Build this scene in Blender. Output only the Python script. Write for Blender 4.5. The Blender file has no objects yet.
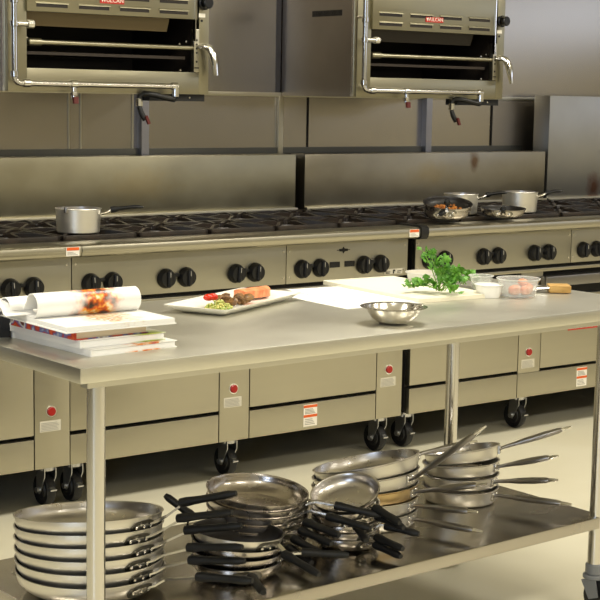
import bpy, bmesh, math, random
from mathutils import Vector, Matrix, Euler
random.seed(7)
C = bpy.context.scene.collection
SC = bpy.context.scene
R = math.radians

# ---------------------------------------------------------------- camera
cam_d = bpy.data.cameras.new('camera'); cam = bpy.data.objects.new('camera', cam_d); C.objects.link(cam)
yaw, pitch, roll = 0.64875, 0.13417, 0.01713
fwd = Vector((math.sin(yaw)*math.cos(pitch), math.cos(yaw)*math.cos(pitch), -math.sin(pitch)))
rt = Vector((math.cos(yaw), -math.sin(yaw), 0)); up = rt.cross(fwd)
r2 = rt*math.cos(roll)+up*math.sin(roll); u2 = -rt*math.sin(roll)+up*math.cos(roll)
mw = Matrix((r2, u2, -fwd)).transposed().to_4x4(); mw.translation = Vector((-2.4624, -4.5593, 1.4485))
cam.matrix_world = mw
cam_d.sensor_width = 36; cam_d.lens = 1505.0/600*36; cam_d.clip_start = 0.05
SC.camera = cam

# ---------------------------------------------------------------- light and exposure
SC.view_settings.view_transform = 'Standard'; SC.view_settings.look = 'None'
SC.view_settings.exposure = 0.27; SC.view_settings.gamma = 1.0; SC.view_settings.use_curve_mapping = False
W = bpy.data.worlds.new('world'); SC.world = W; W.use_nodes = True
W.node_tree.nodes['Background'].inputs[0].default_value = (0.9, 0.9, 0.86, 1)
W.node_tree.nodes['Background'].inputs[1].default_value = 0.4
def area(name, loc, rot, sx, sy, power, col):
    l = bpy.data.lights.new(name, 'AREA'); l.shape = 'RECTANGLE'; l.size = sx; l.size_y = sy; l.energy = power; l.color = col
    o = bpy.data.objects.new(name, l); o.location = loc; o.rotation_euler = rot; C.objects.link(o); return o
WARM = (1.0, 0.955, 0.84)
for i, (x, y) in enumerate([(-2.2, -1.3), (0.6, -1.3), (3.2, -1.3), (-2.2, -4.2), (0.6, -4.2), (3.2, -4.2)]):
    area('ceiling_lamp_light', (x, y, 2.93), (0, 0, 0), 1.2, 0.6, 44, WARM)
area('window_daylight', (-5.3, -5.0, 1.6), (0, R(-90), 0), 1.5, 1.5, 55, (0.62, 0.76, 1.0))
area('window_daylight', (6.3, -3.9, 2.12), (0, R(90), 0), 0.45, 5.6, 13, (0.66, 0.76, 1.0))

# ---------------------------------------------------------------- helpers
def lin(c): return tuple(((v/12.92) if v <= 0.04045 else ((v+0.055)/1.055)**2.4) for v in c)
def rgb(r, g, b): return (*lin((r/255, g/255, b/255)), 1)
def mat(name, col, rough=0.5, metal=0.0, spec=0.5, trans=0.0, ior=1.45, var=0.0, scale=(8, 8, 8), coat=0.0, col2=None, rvar=0.0, bump=0.0, emit=0):
    m = bpy.data.materials.new(name); m.use_nodes = True; nt = m.node_tree; b = nt.nodes['Principled BSDF']
    b.inputs['Base Color'].default_value = col; b.inputs['Roughness'].default_value = rough; b.inputs['Metallic'].default_value = metal
    b.inputs['Specular IOR Level'].default_value = spec; b.inputs['Transmission Weight'].default_value = trans; b.inputs['IOR'].default_value = ior
    b.inputs['Coat Weight'].default_value = coat
    if emit: b.inputs['Emission Color'].default_value = col; b.inputs['Emission Strength'].default_value = emit
    if var or col2 or rvar or bump:
        tc = nt.nodes.new('ShaderNodeTexCoord'); mp = nt.nodes.new('ShaderNodeMapping'); mp.inputs['Scale'].default_value = scale
        nz = nt.nodes.new('ShaderNodeTexNoise'); nz.inputs['Scale'].default_value = 1.0; nz.inputs['Detail'].default_value = 4
        nt.links.new(tc.outputs['Object'], mp.inputs[0]); nt.links.new(mp.outputs[0], nz.inputs['Vector'])
        if var or col2:
            cr = nt.nodes.new('ShaderNodeValToRGB'); cr.color_ramp.elements[0].position = 0.35; cr.color_ramp.elements[1].position = 0.65
            c2 = col2 or tuple([v*(1-var) for v in col[:3]]+[1])
            cr.color_ramp.elements[0].color = c2; cr.color_ramp.elements[1].color = col
            nt.links.new(nz.outputs[0], cr.inputs[0]); nt.links.new(cr.outputs[0], b.inputs['Base Color'])
        if rvar:
            mr = nt.nodes.new('ShaderNodeMapRange'); mr.inputs[1].default_value = 0.3; mr.inputs[2].default_value = 0.7
            mr.inputs[3].default_value = rough-rvar; mr.inputs[4].default_value = rough+rvar
            nt.links.new(nz.outputs[0], mr.inputs[0]); nt.links.new(mr.outputs[0], b.inputs['Roughness'])
        if bump:
            bp = nt.nodes.new('ShaderNodeBump'); bp.inputs['Strength'].default_value = bump; bp.inputs['Distance'].default_value = 0.002
            nt.links.new(nz.outputs[0], bp.inputs['Height']); nt.links.new(bp.outputs[0], b.inputs['Normal'])
    return m
def add_stain(m, pos, rad, col, stretch=(1, 1, 1), amt=0.8):
    """a burnt-on stain of its own shape at an object-space position"""
    nt = m.node_tree; b = nt.nodes['Principled BSDF']
    tc = nt.nodes.new('ShaderNodeTexCoord')
    sub = nt.nodes.new('ShaderNodeVectorMath'); sub.operation = 'SUBTRACT'; sub.inputs[1].default_value = pos
    mul = nt.nodes.new('ShaderNodeVectorMath'); mul.operation = 'MULTIPLY'; mul.inputs[1].default_value = stretch
    ln = nt.nodes.new('ShaderNodeVectorMath'); ln.operation = 'LENGTH'
    nz = nt.nodes.new('ShaderNodeTexNoise'); nz.inputs['Scale'].default_value = 22
    ad = nt.nodes.new('ShaderNodeMath'); ad.operation = 'MULTIPLY_ADD'; ad.inputs[1].default_value = rad*0.9; 
    mr = nt.nodes.new('ShaderNodeMapRange'); mr.inputs[1].default_value = rad*0.7; mr.inputs[2].default_value = rad*1.5; mr.inputs[3].default_value = amt; mr.inputs[4].default_value = 0
    mx = nt.nodes.new('ShaderNodeMix'); mx.data_type = 'RGBA'
    nt.links.new(tc.outputs['Object'], sub.inputs[0]); nt.links.new(sub.outputs[0], mul.inputs[0]); nt.links.new(mul.outputs[0], ln.inputs[0])
    nt.links.new(tc.outputs['Object'], nz.inputs['Vector']); nt.links.new(nz.outputs[0], ad.inputs[0]); nt.links.new(ln.outputs['Value'], ad.inputs[2])
    nt.links.new(ad.outputs[0], mr.inputs[0]); nt.links.new(mr.outputs[0], mx.inputs[0])
    src = b.inputs['Base Color']
    if src.is_linked: nt.links.new(src.links[0].from_socket, mx.inputs[6])
    else: mx.inputs[6].default_value = src.default_value
    mx.inputs[7].default_value = col; nt.links.new(mx.outputs[2], b.inputs['Base Color'])
    return m

def B(): return bmesh.new()
def box(bm, x0, x1, y0, y1, z0, z1, mi=0, bev=0.0):
    t = bmesh.new()
    vs = [t.verts.new((x, y, z)) for x in (x0, x1) for y in (y0, y1) for z in (z0, z1)]
    for f in [(0, 1, 3, 2), (4, 6, 7, 5), (0, 4, 5, 1), (2, 3, 7, 6), (0, 2, 6, 4), (1, 5, 7, 3)]: t.faces.new([vs[i] for i in f])
    bmesh.ops.recalc_face_normals(t, faces=t.faces)
    if bev: bmesh.ops.bevel(t, geom=t.edges[:], offset=bev, segments=2, affect='EDGES', profile=0.6)
    merge(bm, t, mi)
def merge(bm, t, mi=0, M=None):
    vm = {}
    for v in t.verts: vm[v] = bm.verts.new(M @ v.co if M else v.co)
    for f in t.faces:
        try: nf = bm.faces.new([vm[v] for v in f.verts]); nf.material_index = mi if mi is not None else f.material_index; nf.smooth = f.smooth
        except ValueError: pass
    t.free()
def lathe(bm, prof, n=32, M=None, mis=None, close=False):
    """revolve (r,z) profile about Z"""
    rings = []
    for r, z in prof:
        if r < 1e-6:
            v = bm.verts.new((M @ Vector((0, 0, z))) if M else (0, 0, z)); rings.append([v]*n)
        else:
            ring = []
            for i in range(n):
                a = 2*math.pi*i/n; p = Vector((r*math.cos(a), r*math.sin(a), z)); ring.append(bm.verts.new(M @ p if M else p))
            rings.append(ring)
    for k in range(len(prof)-1):
        A, Q = rings[k], rings[k+1]
        for i in range(n):
            j = (i+1) % n; q = []
            for v in (A[i], A[j], Q[j], Q[i]):
                if v not in q: q.append(v)
            if len(q) > 2:
                f = bm.faces.new(q); f.smooth = True
                if mis: f.material_index = mis[k]
def ring_path(bm, pts, ra, rb=None, n=10, mi=0, up=Vector((0, 0, 1)), caps=True):
    """tube along pts; ra/rb half widths (side, up) - each a number or per point list"""
    pts = [Vector(p) for p in pts]; m = len(pts)
    if not isinstance(ra, (list, tuple)): ra = [ra]*m
    if rb is None: rb = ra
    if not isinstance(rb, (list, tuple)): rb = [rb]*m
    rings = []; prev = None
    for k, p in enumerate(pts):
        d = (pts[min(k+1, m-1)]-pts[max(k-1, 0)]).normalized()
        u = up if abs(d.dot(up)) < 0.95 else Vector((0, 1, 0))
        if prev is not None:
            s = prev-d*prev.dot(d)
            s = s.normalized() if s.length > 1e-4 else d.cross(u).normalized()
        else: s = d.cross(u).normalized()
        prev = s; t = s.cross(d).normalized()
        rings.append([bm.verts.new(p+s*ra[k]*math.cos(2*math.pi*i/n)+t*rb[k]*math.sin(2*math.pi*i/n)) for i in range(n)])
    for k in range(m-1):
        for i in range(n):
            f = bm.faces.new([rings[k][i], rings[k][(i+1) % n], rings[k+1][(i+1) % n], rings[k+1][i]]); f.smooth = True; f.material_index = mi
    if caps:
        f = bm.faces.new(rings[0][::-1]); f.material_index = mi
        f = bm.faces.new(rings[-1]); f.material_index = mi
def bar(bm, pts, w, h, mi=0):
    """flat bar: rectangular section; w/h per point lists or numbers (half sizes)"""
    pts = [Vector(p) for p in pts]; m = len(pts)
    if not isinstance(w, (list, tuple)): w = [w]*m
    if not isinstance(h, (list, tuple)): h = [h]*m
    rings = []
    for k, p in enumerate(pts):
        d = (pts[min(k+1, m-1)]-pts[max(k-1, 0)]).normalized(); s = d.cross(Vector((0, 0, 1)))
        s = s.normalized() if s.length > 1e-4 else Vector((0, 1, 0)); t = s.cross(d).normalized()
        rings.append([bm.verts.new(p+s*w[k]*a+t*h[k]*b) for a, b in ((-1, -1), (1, -1), (1, 1), (-1, 1))])
    for k in range(m-1):
        for i in range(4): f = bm.faces.new([rings[k][i], rings[k][(i+1) % 4], rings[k+1][(i+1) % 4], rings[k+1][i]]); f.material_index = mi
    bm.faces.new(rings[0][::-1]).material_index = mi; bm.faces.new(rings[-1]).material_index = mi
def along(p, d):
    """matrix that takes +Z to direction d at p"""
    return Matrix.Translation(Vector(p)) @ Vector((0, 0, 1)).rotation_difference(Vector(d).normalized()).to_matrix().to_4x4()
def cyl(bm, p, d, r, h, n=24, bev=0.0, mi=0):
    t = bmesh.new()
    b = bev
    lathe(t, [(0, 0), (r-b, 0), (r, b), (r, h-b), (r-b, h), (0, h)] if b else [(0, 0), (r, 0), (r, h), (0, h)], n)
    for f in t.faces: f.smooth = bool(len(f.verts) == 4)
    merge(bm, t, mi, along(p, d))
def obj(name, bm, mats, parent=None, label=None, loc=(0, 0, 0), rot=(0, 0, 0)):
    bmesh.ops.recalc_face_normals(bm, faces=bm.faces)
    me = bpy.data.meshes.new(name); bm.to_mesh(me); bm.free()
    for m in (mats if isinstance(mats, (list, tuple)) else [mats]): me.materials.append(m)
    try: me.set_sharp_from_angle(angle=R(38))
    except Exception: pass
    o = bpy.data.objects.new(name, me); C.objects.link(o); o.location = loc; o.rotation_euler = rot
    if parent: o.parent = parent
    if label: o['label'] = label
    return o
def tag(o, label, cat, group=None):
    o['label'] = label; o['category'] = cat
    if group: o['group'] = group
    return o
def thing(name, label, cat, loc=(0, 0, 0), rz=0, group=None):
    o = bpy.data.objects.new(name, None); o.empty_display_size = 0.05; C.objects.link(o); o.location = loc; o.rotation_euler = (0, 0, rz)
    return tag(o, label, cat, group)
def struct(name, bm, m): o = obj(name, bm, m); o['kind'] = 'structure'; return o
KIDS = {}
def copy_tree(o, parent=None):
    c = o.copy(); C.objects.link(c)
    if parent: c.parent = parent
    for ch in [x for x in bpy.data.objects if x.parent == o]: copy_tree(ch, c)
    return c

# ---------------------------------------------------------------- materials
STEEL = mat('brushed_steel', (0.47, 0.44, 0.35, 1), 0.34, 1.0, rvar=0.05, scale=(2, 2, 40))
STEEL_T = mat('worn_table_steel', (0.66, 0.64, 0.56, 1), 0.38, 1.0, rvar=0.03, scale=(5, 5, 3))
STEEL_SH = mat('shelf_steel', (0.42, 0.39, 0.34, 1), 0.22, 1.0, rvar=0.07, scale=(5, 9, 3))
PANEL = mat('control_panel_steel', (0.42, 0.40, 0.33, 1), 0.36, 1.0, rvar=0.04, scale=(2, 2, 30))
SIDE_W = mat('broiler_side_steel', (0.36, 0.325, 0.29, 1), 0.30, 1.0, var=0.16, scale=(2.5, 2.5, 2.5))
STEEL_BG = mat('heat_stained_steel', (0.40, 0.37, 0.28, 1), 0.34, 1.0, var=0.22, scale=(3, 3, 4), rvar=0.06)
STEEL_TALL = mat('dull_splash_steel', (0.42, 0.415, 0.40, 1), 0.36, 1.0, var=0.12, scale=(3, 3, 3))
STEEL_W = mat('wall_sheet_steel', (0.40, 0.37, 0.325, 1), 0.23, 1.0, var=0.06, scale=(0.8, 0.8, 1.5))
STEEL_WD = mat('dark_reflection_and_vent_steel', (0.30, 0.27, 0.235, 1), 0.36, 1.0, rvar=0.04, scale=(2, 2, 12))  # dark tone paints in the wall's reflection; the vent strip is dark itself
STEEL_BR = mat('broiler_steel', (0.34, 0.315, 0.225, 1), 0.34, 1.0, rvar=0.04, scale=(3, 3, 20))
CHROME = mat('polished_chrome', (0.80, 0.79, 0.77, 1), 0.12, 1.0)
TUBE = mat('leg_tube_steel', (0.62, 0.60, 0.56, 1), 0.16, 1.0)
ALU = mat('pan_aluminium', (0.74, 0.71, 0.64, 1), 0.38, 0.95, rvar=0.05, scale=(14, 14, 40))
ALU_IN = mat('pan_inside_metal', (0.58, 0.55, 0.52, 1), 0.30, 1.0, rvar=0.06, scale=(20, 20, 20))
ALU_D = mat('used_pan_metal', (0.50, 0.46, 0.42, 1), 0.25, 1.0, rvar=0.06, scale=(20, 20, 20))
BRONZE = mat('heat_tinted_pan_metal', (0.62, 0.46, 0.24, 1), 0.3, 1.0)
NONSTICK = mat('nonstick_coating', rgb(34, 31, 28), 0.4, spec=0.4)
HSTEEL = mat('handle_strap_steel', (0.62, 0.60, 0.56, 1), 0.25, 1.0)
HGREY = mat('cast_handle_steel', (0.30, 0.285, 0.27, 1), 0.3, 1.0)
GRIP = mat('black_grip_rubber', rgb(22, 22, 22), 0.5, spec=0.35)
BRKT = mat('bracket_steel', (0.20, 0.19, 0.16, 1), 0.4, 1.0)
RIVET = mat('rivet_steel', (0.75, 0.72, 0.66, 1), 0.2, 1.0)
KNOB = mat('black_knob_plastic', rgb(14, 14, 15), 0.35, spec=0.5)
BLACK = mat('black_paint', rgb(16, 15, 14), 0.5)
GAP = mat('dark_interior', rgb(18, 15, 12), 0.7)
IRON = mat('greasy_cast_iron', rgb(24, 21, 19), 0.40, col2=rgb(44, 34, 26), scale=(14, 14, 14), spec=0.6)
IRONP = mat('drip_pan_black', rgb(30, 26, 23), 0.5, var=0.4, scale=(12, 12, 12))
SOOT = mat('sooty_cavity', rgb(34, 26, 18), 0.6, var=0.5, scale=(9, 9, 9))
RED = mat('red_lens', rgb(150, 22, 16), 0.3)
REDP = mat('red_print', rgb(176, 42, 30), 0.5)
REDH = mat('red_valve_lever', rgb(84, 24, 20), 0.5)
ORANGE = mat('orange_print', rgb(214, 92, 34), 0.5)
WHITE = mat('white_label', rgb(232, 226, 212), 0.5)
PAPER = mat('white_paper', rgb(240, 238, 232), 0.7)
INK = mat('grey_ink', rgb(150, 146, 136), 0.6)
PLATE = mat('silver_label', rgb(196, 190, 172), 0.4)
CHINA = mat('white_china', rgb(240, 238, 228), 0.2, coat=0.3)
POLY = mat('white_cutting_board', rgb(236, 230, 208), 0.5)
CLEAR = mat('clear_plastic', (0.93, 0.94, 0.92, 1), 0.2, trans=0.78, ior=1.15)
MILKY = mat('milky_plastic', rgb(232, 232, 226), 0.35, trans=0.35, ior=1.3)
WHITE_P = mat('white_plastic_cup', rgb(240, 238, 232), 0.35, spec=0.4)
CASTER = mat('caster_rubber', rgb(24, 24, 26), 0.45)
ZINC = mat('zinc_plate', (0.62, 0.62, 0.62, 1), 0.35, 1.0)
GREYP = mat('grey_plastic', rgb(120, 122, 124), 0.4)
FLOOR = mat('cream_epoxy_floor', rgb(213, 207, 184), 0.38, col2=rgb(207, 200, 175), scale=(2, 2, 2), spec=0.45)
WALLP = mat('cream_paint', rgb(200, 193, 172), 0.7)
CEIL = mat('ceiling_paint', rgb(225, 220, 205), 0.8)

# ---------------------------------------------------------------- structure
YW = 0.925
bm = B(); box(bm, -5.4, 6.4, -7.6, 1.1, -0.1, 0); struct('floor', bm, FLOOR)
bm = B(); box(bm, -5.4, 6.4, -7.6, 1.1, 3.0, 3.1); struct('ceiling', bm, CEIL)
bm = B(); box(bm, -5.4, 6.4, YW+0.004, 1.1, 0, 3.0); struct('wall_back', bm, STEEL_W)
bm = B(); box(bm, -5.4, 6.4, -7.7, -7.6, 0, 3.0); struct('wall_front', bm, WALLP)
bm = B(); box(bm, 6.4, 6.5, -7.6, 1.1, 0, 3.0); struct('wall_right', bm, WALLP)
bm = B(); box(bm, -5.5, -5.4, -7.6, 1.1, 0, 3.0); struct('wall_left', bm, mat('brown_grey_paint', rgb(78, 71, 62), 0.7))
n = 0
def trim(bm, m):
    global n; n += 1; return struct('trim_%d' % n, bm, m)
bm = B(); box(bm, -5.4, 6.4, YW-0.008, YW+0.004, 1.447, 1.466, bev=0.002); trim(bm, STEEL)            # horizontal flashing
bm = B(); box(bm, -5.4, 6.4, YW-0.003, YW+0.004, 1.466, 3.0); trim(bm, STEEL_W)
bm = B(); box(bm, 2.885, 6.4, YW-0.004, YW+0.004, 0.9, 1.447); trim(bm, STEEL_WD)                     # wall sheet with its dark reflection painted in, behind the tall splash
for x in (0.50, 0.555, 0.80): 
    bm = B(); box(bm, x-0.002, x+0.003, YW-0.003, YW+0.004, 1.0, 1.447); trim(bm, STEEL)
for x in (0.845, 2.437):
    bm = B(); box(bm, x-0.018, x+0.018, YW-0.03, YW+0.004, 1.0, 1.46); trim(bm, mat('galvanised_strut', (0.30, 0.30, 0.34, 1), 0.35, 1.0))                  # struts below the broilers
bm = B(); box(bm, 1.549, 1.575, YW-0.014, YW+0.004, 1.0, 1.45, bev=0.002); trim(bm, STEEL)
bm = B(); box(bm, 1.722, 1.727, YW-0.002, YW+0.004, 1.0, 1.447); trim(bm, GAP)
bm = B(); box(bm, 2.879, 2.884, YW-0.002, YW+0.004, 1.0, 1.447); trim(bm, GAP)
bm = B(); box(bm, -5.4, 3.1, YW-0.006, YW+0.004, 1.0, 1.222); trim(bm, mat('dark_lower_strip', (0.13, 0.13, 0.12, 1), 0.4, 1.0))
bm = B(); box(bm, 1.535, 1.562, YW-0.005, YW+0.004, 1.467, 3.0); trim(bm, mat('painted_corner_shade', (0.10, 0.10, 0.11, 1), 0.4, 1.0))  # added dark strip, paints in shade and reflection beside the broiler side
# ceiling lamps housings and window
for i, (x, y) in enumerate([(-2.2, -1.3), (0.6, -1.3), (3.2, -1.3), (-2.2, -4.2), (0.6, -4.2), (3.2, -4.2)]):
    t = thing('ceiling_lamp', 'recessed white fluorescent ceiling lamp in the kitchen ceiling', 'ceiling lamp', (x, y, 2.95), 0, 'ceiling lamps')
    bm = B()
    box(bm, -0.65, 0.65, -0.35, -0.31, -0.01, 0.05); box(bm, -0.65, 0.65, 0.31, 0.35, -0.01, 0.05)
    box(bm, -0.65, -0.61, -0.31, 0.31, -0.01, 0.05); box(bm, 0.61, 0.65, -0.31, 0.31, -0.01, 0.05)
    obj('frame', bm, WHITE, t)

# ---------------------------------------------------------------- generic small parts
def caster(parent, x, y, h=0.162, r=0.058, side=1, name='caster', brake=True):
    b = B(); box(b, x-0.045, x+0.045, y-0.045, y+0.045, h-0.01, h-0.002)
    cyl(b, (x, y, h-0.03), (0, 0, 1), 0.03, 0.022)
    for s in (-1, 1):
        bar(b, [(x+s*0.024, y, h-0.028), (x+s*0.024, y+0.012, h-0.06), (x+s*0.024, y+0.02, r-0.012)], [0.019, 0.017, 0.010], 0.02) if False else None
        t = bmesh.new()
        pts = [(-0.03, h-0.02), (0.03, h-0.02), (0.032, r+0.01), (0.022, r-0.014), (0.008, r-0.014), (-0.03, h-0.05)]
        va = [t.verts.new((x+s*0.022-0.0015, y+py, pz)) for py, pz in pts]; vb = [t.verts.new((x+s*0.022+0.0015, y+py, pz)) for py, pz in pts]
        t.faces.new(va); t.faces.new(vb[::-1])
        for i in range(len(pts)): j = (i+1) % len(pts); t.faces.new([va[i], vb[i], vb[j], va[j]])
        merge(b, t, 0)
    c = obj(name, b, ZINC, parent)
    b = B(); t = bmesh.new()
    lathe(t, [(0, -0.018), (r*0.55, -0.018), (r*0.6, -0.014), (r*0.93, -0.017), (r, -0.010), (r, 0.010), (r*0.93, 0.017), (r*0.6, 0.014), (r*0.55, 0.018), (0, 0.018)], 28)
    merge(b, t, 0, along((x, y+0.014, r), (1, 0, 0))); obj('wheel', b, CASTER, c)
    if brake:
        b = B(); cyl(b, (x-0.034, y+0.014, r), (1, 0, 0), 0.011, 0.068, 12)
        bar(b, [(x, y-0.025, h-0.075), (x, y-0.045, h-0.092), (x, y-0.055, h-0.095)], [0.008, 0.010, 0.012], 0.003)
        obj('brake', b, ZINC, c)
    return c
def rot_part(name, bm, m, parent, loc, rot, label=None): return obj(name, bm, m, parent, label, loc, rot)

# ---------------------------------------------------------------- cooking ranges
LEN = 1.524
def grate_mesh():
    b = B(); W_, D = 0.146, 0.158
    z0, z1 = 0.0, 0.017
    box(b, -W_, W_, -D, -D+0.012, z0, z1, bev=0.002); box(b, -W_, W_, D-0.012, D, z0, z1, bev=0.002)
    box(b, -W_, -W_+0.012, -D, D, z0, z1, bev=0.002); box(b, W_-0.012, W_, -D, D, z0, z1, bev=0.002)
    for k in range(8):
        a = k*math.pi/4+ (0 if k % 2 == 0 else 0)
        c, s = math.cos(a), math.sin(a); L = (W_-0.006) if k % 2 == 0 else W_*1.32
        bar(b, [(c*0.035, s*0.035, 0.012), (c*L*0.6, s*L*0.6, 0.016), (c*L, s*L*(1.05 if k % 2 == 0 else 1.05), 0.010)], [0.006, 0.006, 0.006], [0.008, 0.009, 0.007])
    m = 20
    ring_path(b, [(0.07*math.cos(2*math.pi*i/m), 0.07*math.sin(2*math.pi*i/m), 0.006) for i in range(m+1)], 0.006, n=6)
    for sx in (-1, 1):
        for sy in (-1, 1): box(b, sx*W_-(0.012 if sx > 0 else 0), sx*W_+(0.012 if sx < 0 else 0), sy*D-(0.012 if sy > 0 else 0), sy*D+(0.012 if sy < 0 else 0), -0.03, 0)
    return b
def knob_part(parent, x, z, turn=0.0):
    b = B()
    t = bmesh.new(); lathe(t, [(0, 0), (0.034, 0), (0.0365, 0.004), (0.0355, 0.010), (0.031, 0.020), (0.029, 0.026), (0.0, 0.027)], 32)
    merge(b, t, 0, along((0, 0, 0), (0, -1, 0)))
    t = bmesh.new(); ring_path(t, [(0, -0.027, -0.031), (0, -0.029, -0.027), (0, -0.0295, 0.0), (0, -0.029, 0.027), (0, -0.027, 0.031)], [0.004, 0.0075, 0.0085, 0.0075, 0.004], [0.002, 0.006, 0.007, 0.006, 0.002], n=10)
    merge(b, t, 0)
    k = obj('knob', b, KNOB, parent, loc=(x-0.036, -0.015, z-0.005), rot=(0, turn, 0))
    b = B(); box(b, -0.0012, 0.0012, -0.0375, -0.0355, 0.006, 0.024); obj('pointer_mark', b, INK, k)
def cooking_range(label, X0, group, tall=False, style='plain', splash_mat=None, endcap=False, used=(0, 1, 2, 3, 4)):
    t = thing('cooking_range', label, 'range', (X0, 0, 0), 0, group)
    e = 0.002
    # chassis
    b = B(); box(b, e, LEN-e, 0.032, 0.80, 0.165, 0.726); box(b, e, LEN-e, 0.007, 0.80, 0.726, 0.896); obj('chassis', b, GAP, t)
    # control panel
    b = B(); box(b, e, 0.9125, -0.016, 0.006, 0.744, 0.898, bev=0.001); box(b, 0.9155, LEN-e, -0.016, 0.006, 0.744, 0.898, bev=0.001)
    cp = obj('control_panel', b, PANEL, t)
    for x in (0.9, 0.928, LEN-0.02, 0.015):
        for z in (0.768, 0.868):
            b = B(); cyl(b, (x, -0.016, z), (0, -1, 0), 0.004, 0.002, 10); obj('screw', b, RIVET, cp)
    for i in range(5):
        xc = 0.1524+0.3048*i
        for s in (-1, 1): knob_part(t, xc+s*0.043, 0.803, R(random.choice([0, 0, 0, 4, -5])))
        b = B(); box(b, xc-0.046, xc-0.026, -0.028, -0.015, 0.802, 0.815, bev=0.002); obj('igniter_cover', b, BLACK, t)
    for x in (1.148, 1.222):
        b = B(); box(b, x-0.024, x+0.024, -0.019, -0.015, 0.795, 0.817); obj('badge', b, BLACK, t, 'small black rectangular badge')
    b = B(); xo = 1.190-1.217
    box(b, 1.186+xo, 1.248+xo, -0.0185, -0.015, 0.860, 0.8625)
    tt = bmesh.new(); pts = [(1.196, 0.857), (1.212, 0.8555), (1.217, 0.848), (1.222, 0.8555), (1.238, 0.857), (1.238, 0.8655), (1.222, 0.867), (1.217, 0.874), (1.212, 0.867), (1.196, 0.8655)]
    va = [tt.verts.new((x+xo, -0.0185, z)) for x, z in pts]; vb = [tt.verts.new((x+xo, -0.015, z)) for x, z in pts]; tt.faces.new(va); tt.faces.new(vb[::-1])
    for i in range(len(pts)): j = (i+1) % len(pts); tt.faces.new([va[i], vb[i], vb[j], va[j]])
    merge(b, tt, 0); obj('emblem', b, BLACK, t, 'small black winged emblem')
    b = B(); box(b, 1.400, 1.494, -0.0185, -0.015, 0.753, 0.774)
    for x0, x1, z0, z1 in [(1.406, 1.430, 0.761, 0.7635), (1.406, 1.428, 0.756, 0.758), (1.444, 1.450, 0.755, 0.770), (1.450, 1.456, 0.764, 0.770), (1.466, 1.488, 0.762, 0.765), (1.466, 1.484, 0.756, 0.758)]:
        box(b, x0, x1, -0.0195, -0.0184, z0, z1, mi=1)
    obj('maker_plate', b, [PLATE, BLACK], t, 'small silver maker plate with dark marks')
    # landing ledge with rolled nose
    b = B(); prof = [(0.07, 0.905), (-0.060, 0.898), (-0.078, 0.899), (-0.088, 0.907), (-0.092, 0.922), (-0.088, 0.936), (-0.076, 0.943), (0.035, 0.943), (0.035, 0.938), (0.07, 0.935)]
    x0, x1 = e, LEN-e
    va = [b.verts.new((x0, y, z)) for y, z in prof]; vb = [b.verts.new((x1, y, z)) for y, z in prof]
    b.faces.new(va); b.faces.new(vb[::-1])
    for i in range(len(prof)): j = (i+1) % len(prof); b.faces.new([va[i], vb[i], vb[j], va[j]]).smooth = True
    obj('front_ledge', b, STEEL, t)
    if endcap:
        b = B(); prof2 = [(0.05, 0.895), (-0.064, 0.892), (-0.086, 0.894), (-0.097, 0.906), (-0.100, 0.922), (-0.097, 0.940), (-0.082, 0.949), (0.05, 0.949)]
        x0, x1 = LEN-e, LEN+0.036
        va = [b.verts.new((x0, y, z)) for y, z in prof2]; vb = [b.verts.new((x1, y, z)) for y, z in prof2]
        b.faces.new(va); b.faces.new(vb[::-1])
        for i in range(len(prof2)): j = (i+1) % len(prof2); b.faces.new([va[i], vb[i], vb[j], va[j]])
        obj('end_cap', b, BLACK, t, 'black end cap closing the front ledge')
    # warning sticker at the ledge end
    if label.find('tall') < 0:
        b = B(); box(b, 1.462, 1.512, -0.0935, -0.0915, 0.906, 0.936); box(b, 1.464, 1.510, -0.0945, -0.0934, 0.925, 0.935, mi=1)
        for k in range(3): box(b, 1.466, 1.505-0.008*k, -0.0942, -0.0934, 0.910+0.004*k, 0.9115+0.004*k, mi=2)
        obj('warning_sticker', b, [WHITE, ORANGE, INK], t, 'white and orange warning sticker')
    # cooktop
    b = B(); box(b, e, LEN-e, 0.07, 0.735, 0.905, 0.918); obj('drip_tray', b, IRONP, t)
    for i in range(5):
        for j in range(2):
            xc = 0.1524+0.3048*i; yc = 0.21+0.325*j
            b = B(); tb = bmesh.new(); lathe(tb, [(0, 0.0), (0.05, 0.0), (0.05, 0.012), (0.04, 0.018), (0, 0.018)], 18); merge(b, tb, 0, Matrix.Translation((0, 0, 0)))
            g = obj('burner_grate', GR.copy() if False else grate_mesh(), IRON, t, loc=(xc, yc, 0.942)) if GRATE[0] is None else bpy.data.objects.new('burner_grate', GRATE[0])
            if GRATE[0] is None: GRATE[0] = g.data
            else: C.objects.link(g); g.parent = t; g.location = (xc, yc, 0.942)
            obj('burner_head', b, IRONP, t, loc=(xc, yc, 0.918))
    # back splash
    sm = splash_mat or STEEL_BG
    zt = 1.476 if tall else 1.198
    b = B(); box(b, 0.006, LEN-0.006, 0.737, 0.845, 0.93, zt, bev=0.003); obj('backsplash', b, sm, t)
    b = B(); box(b, 0.006, LEN-0.006, 0.715, 0.7368, 0.944, 0.966, bev=0.003); obj('rear_ledge', b, STEEL, t)
    if not tall:
        b = B(); box(b, 0.02, LEN-0.02, 0.848, 0.915, 1.15, 1.196); obj('flue_cover', b, GAP, t)
    # ovens
    M = 0.762
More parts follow.
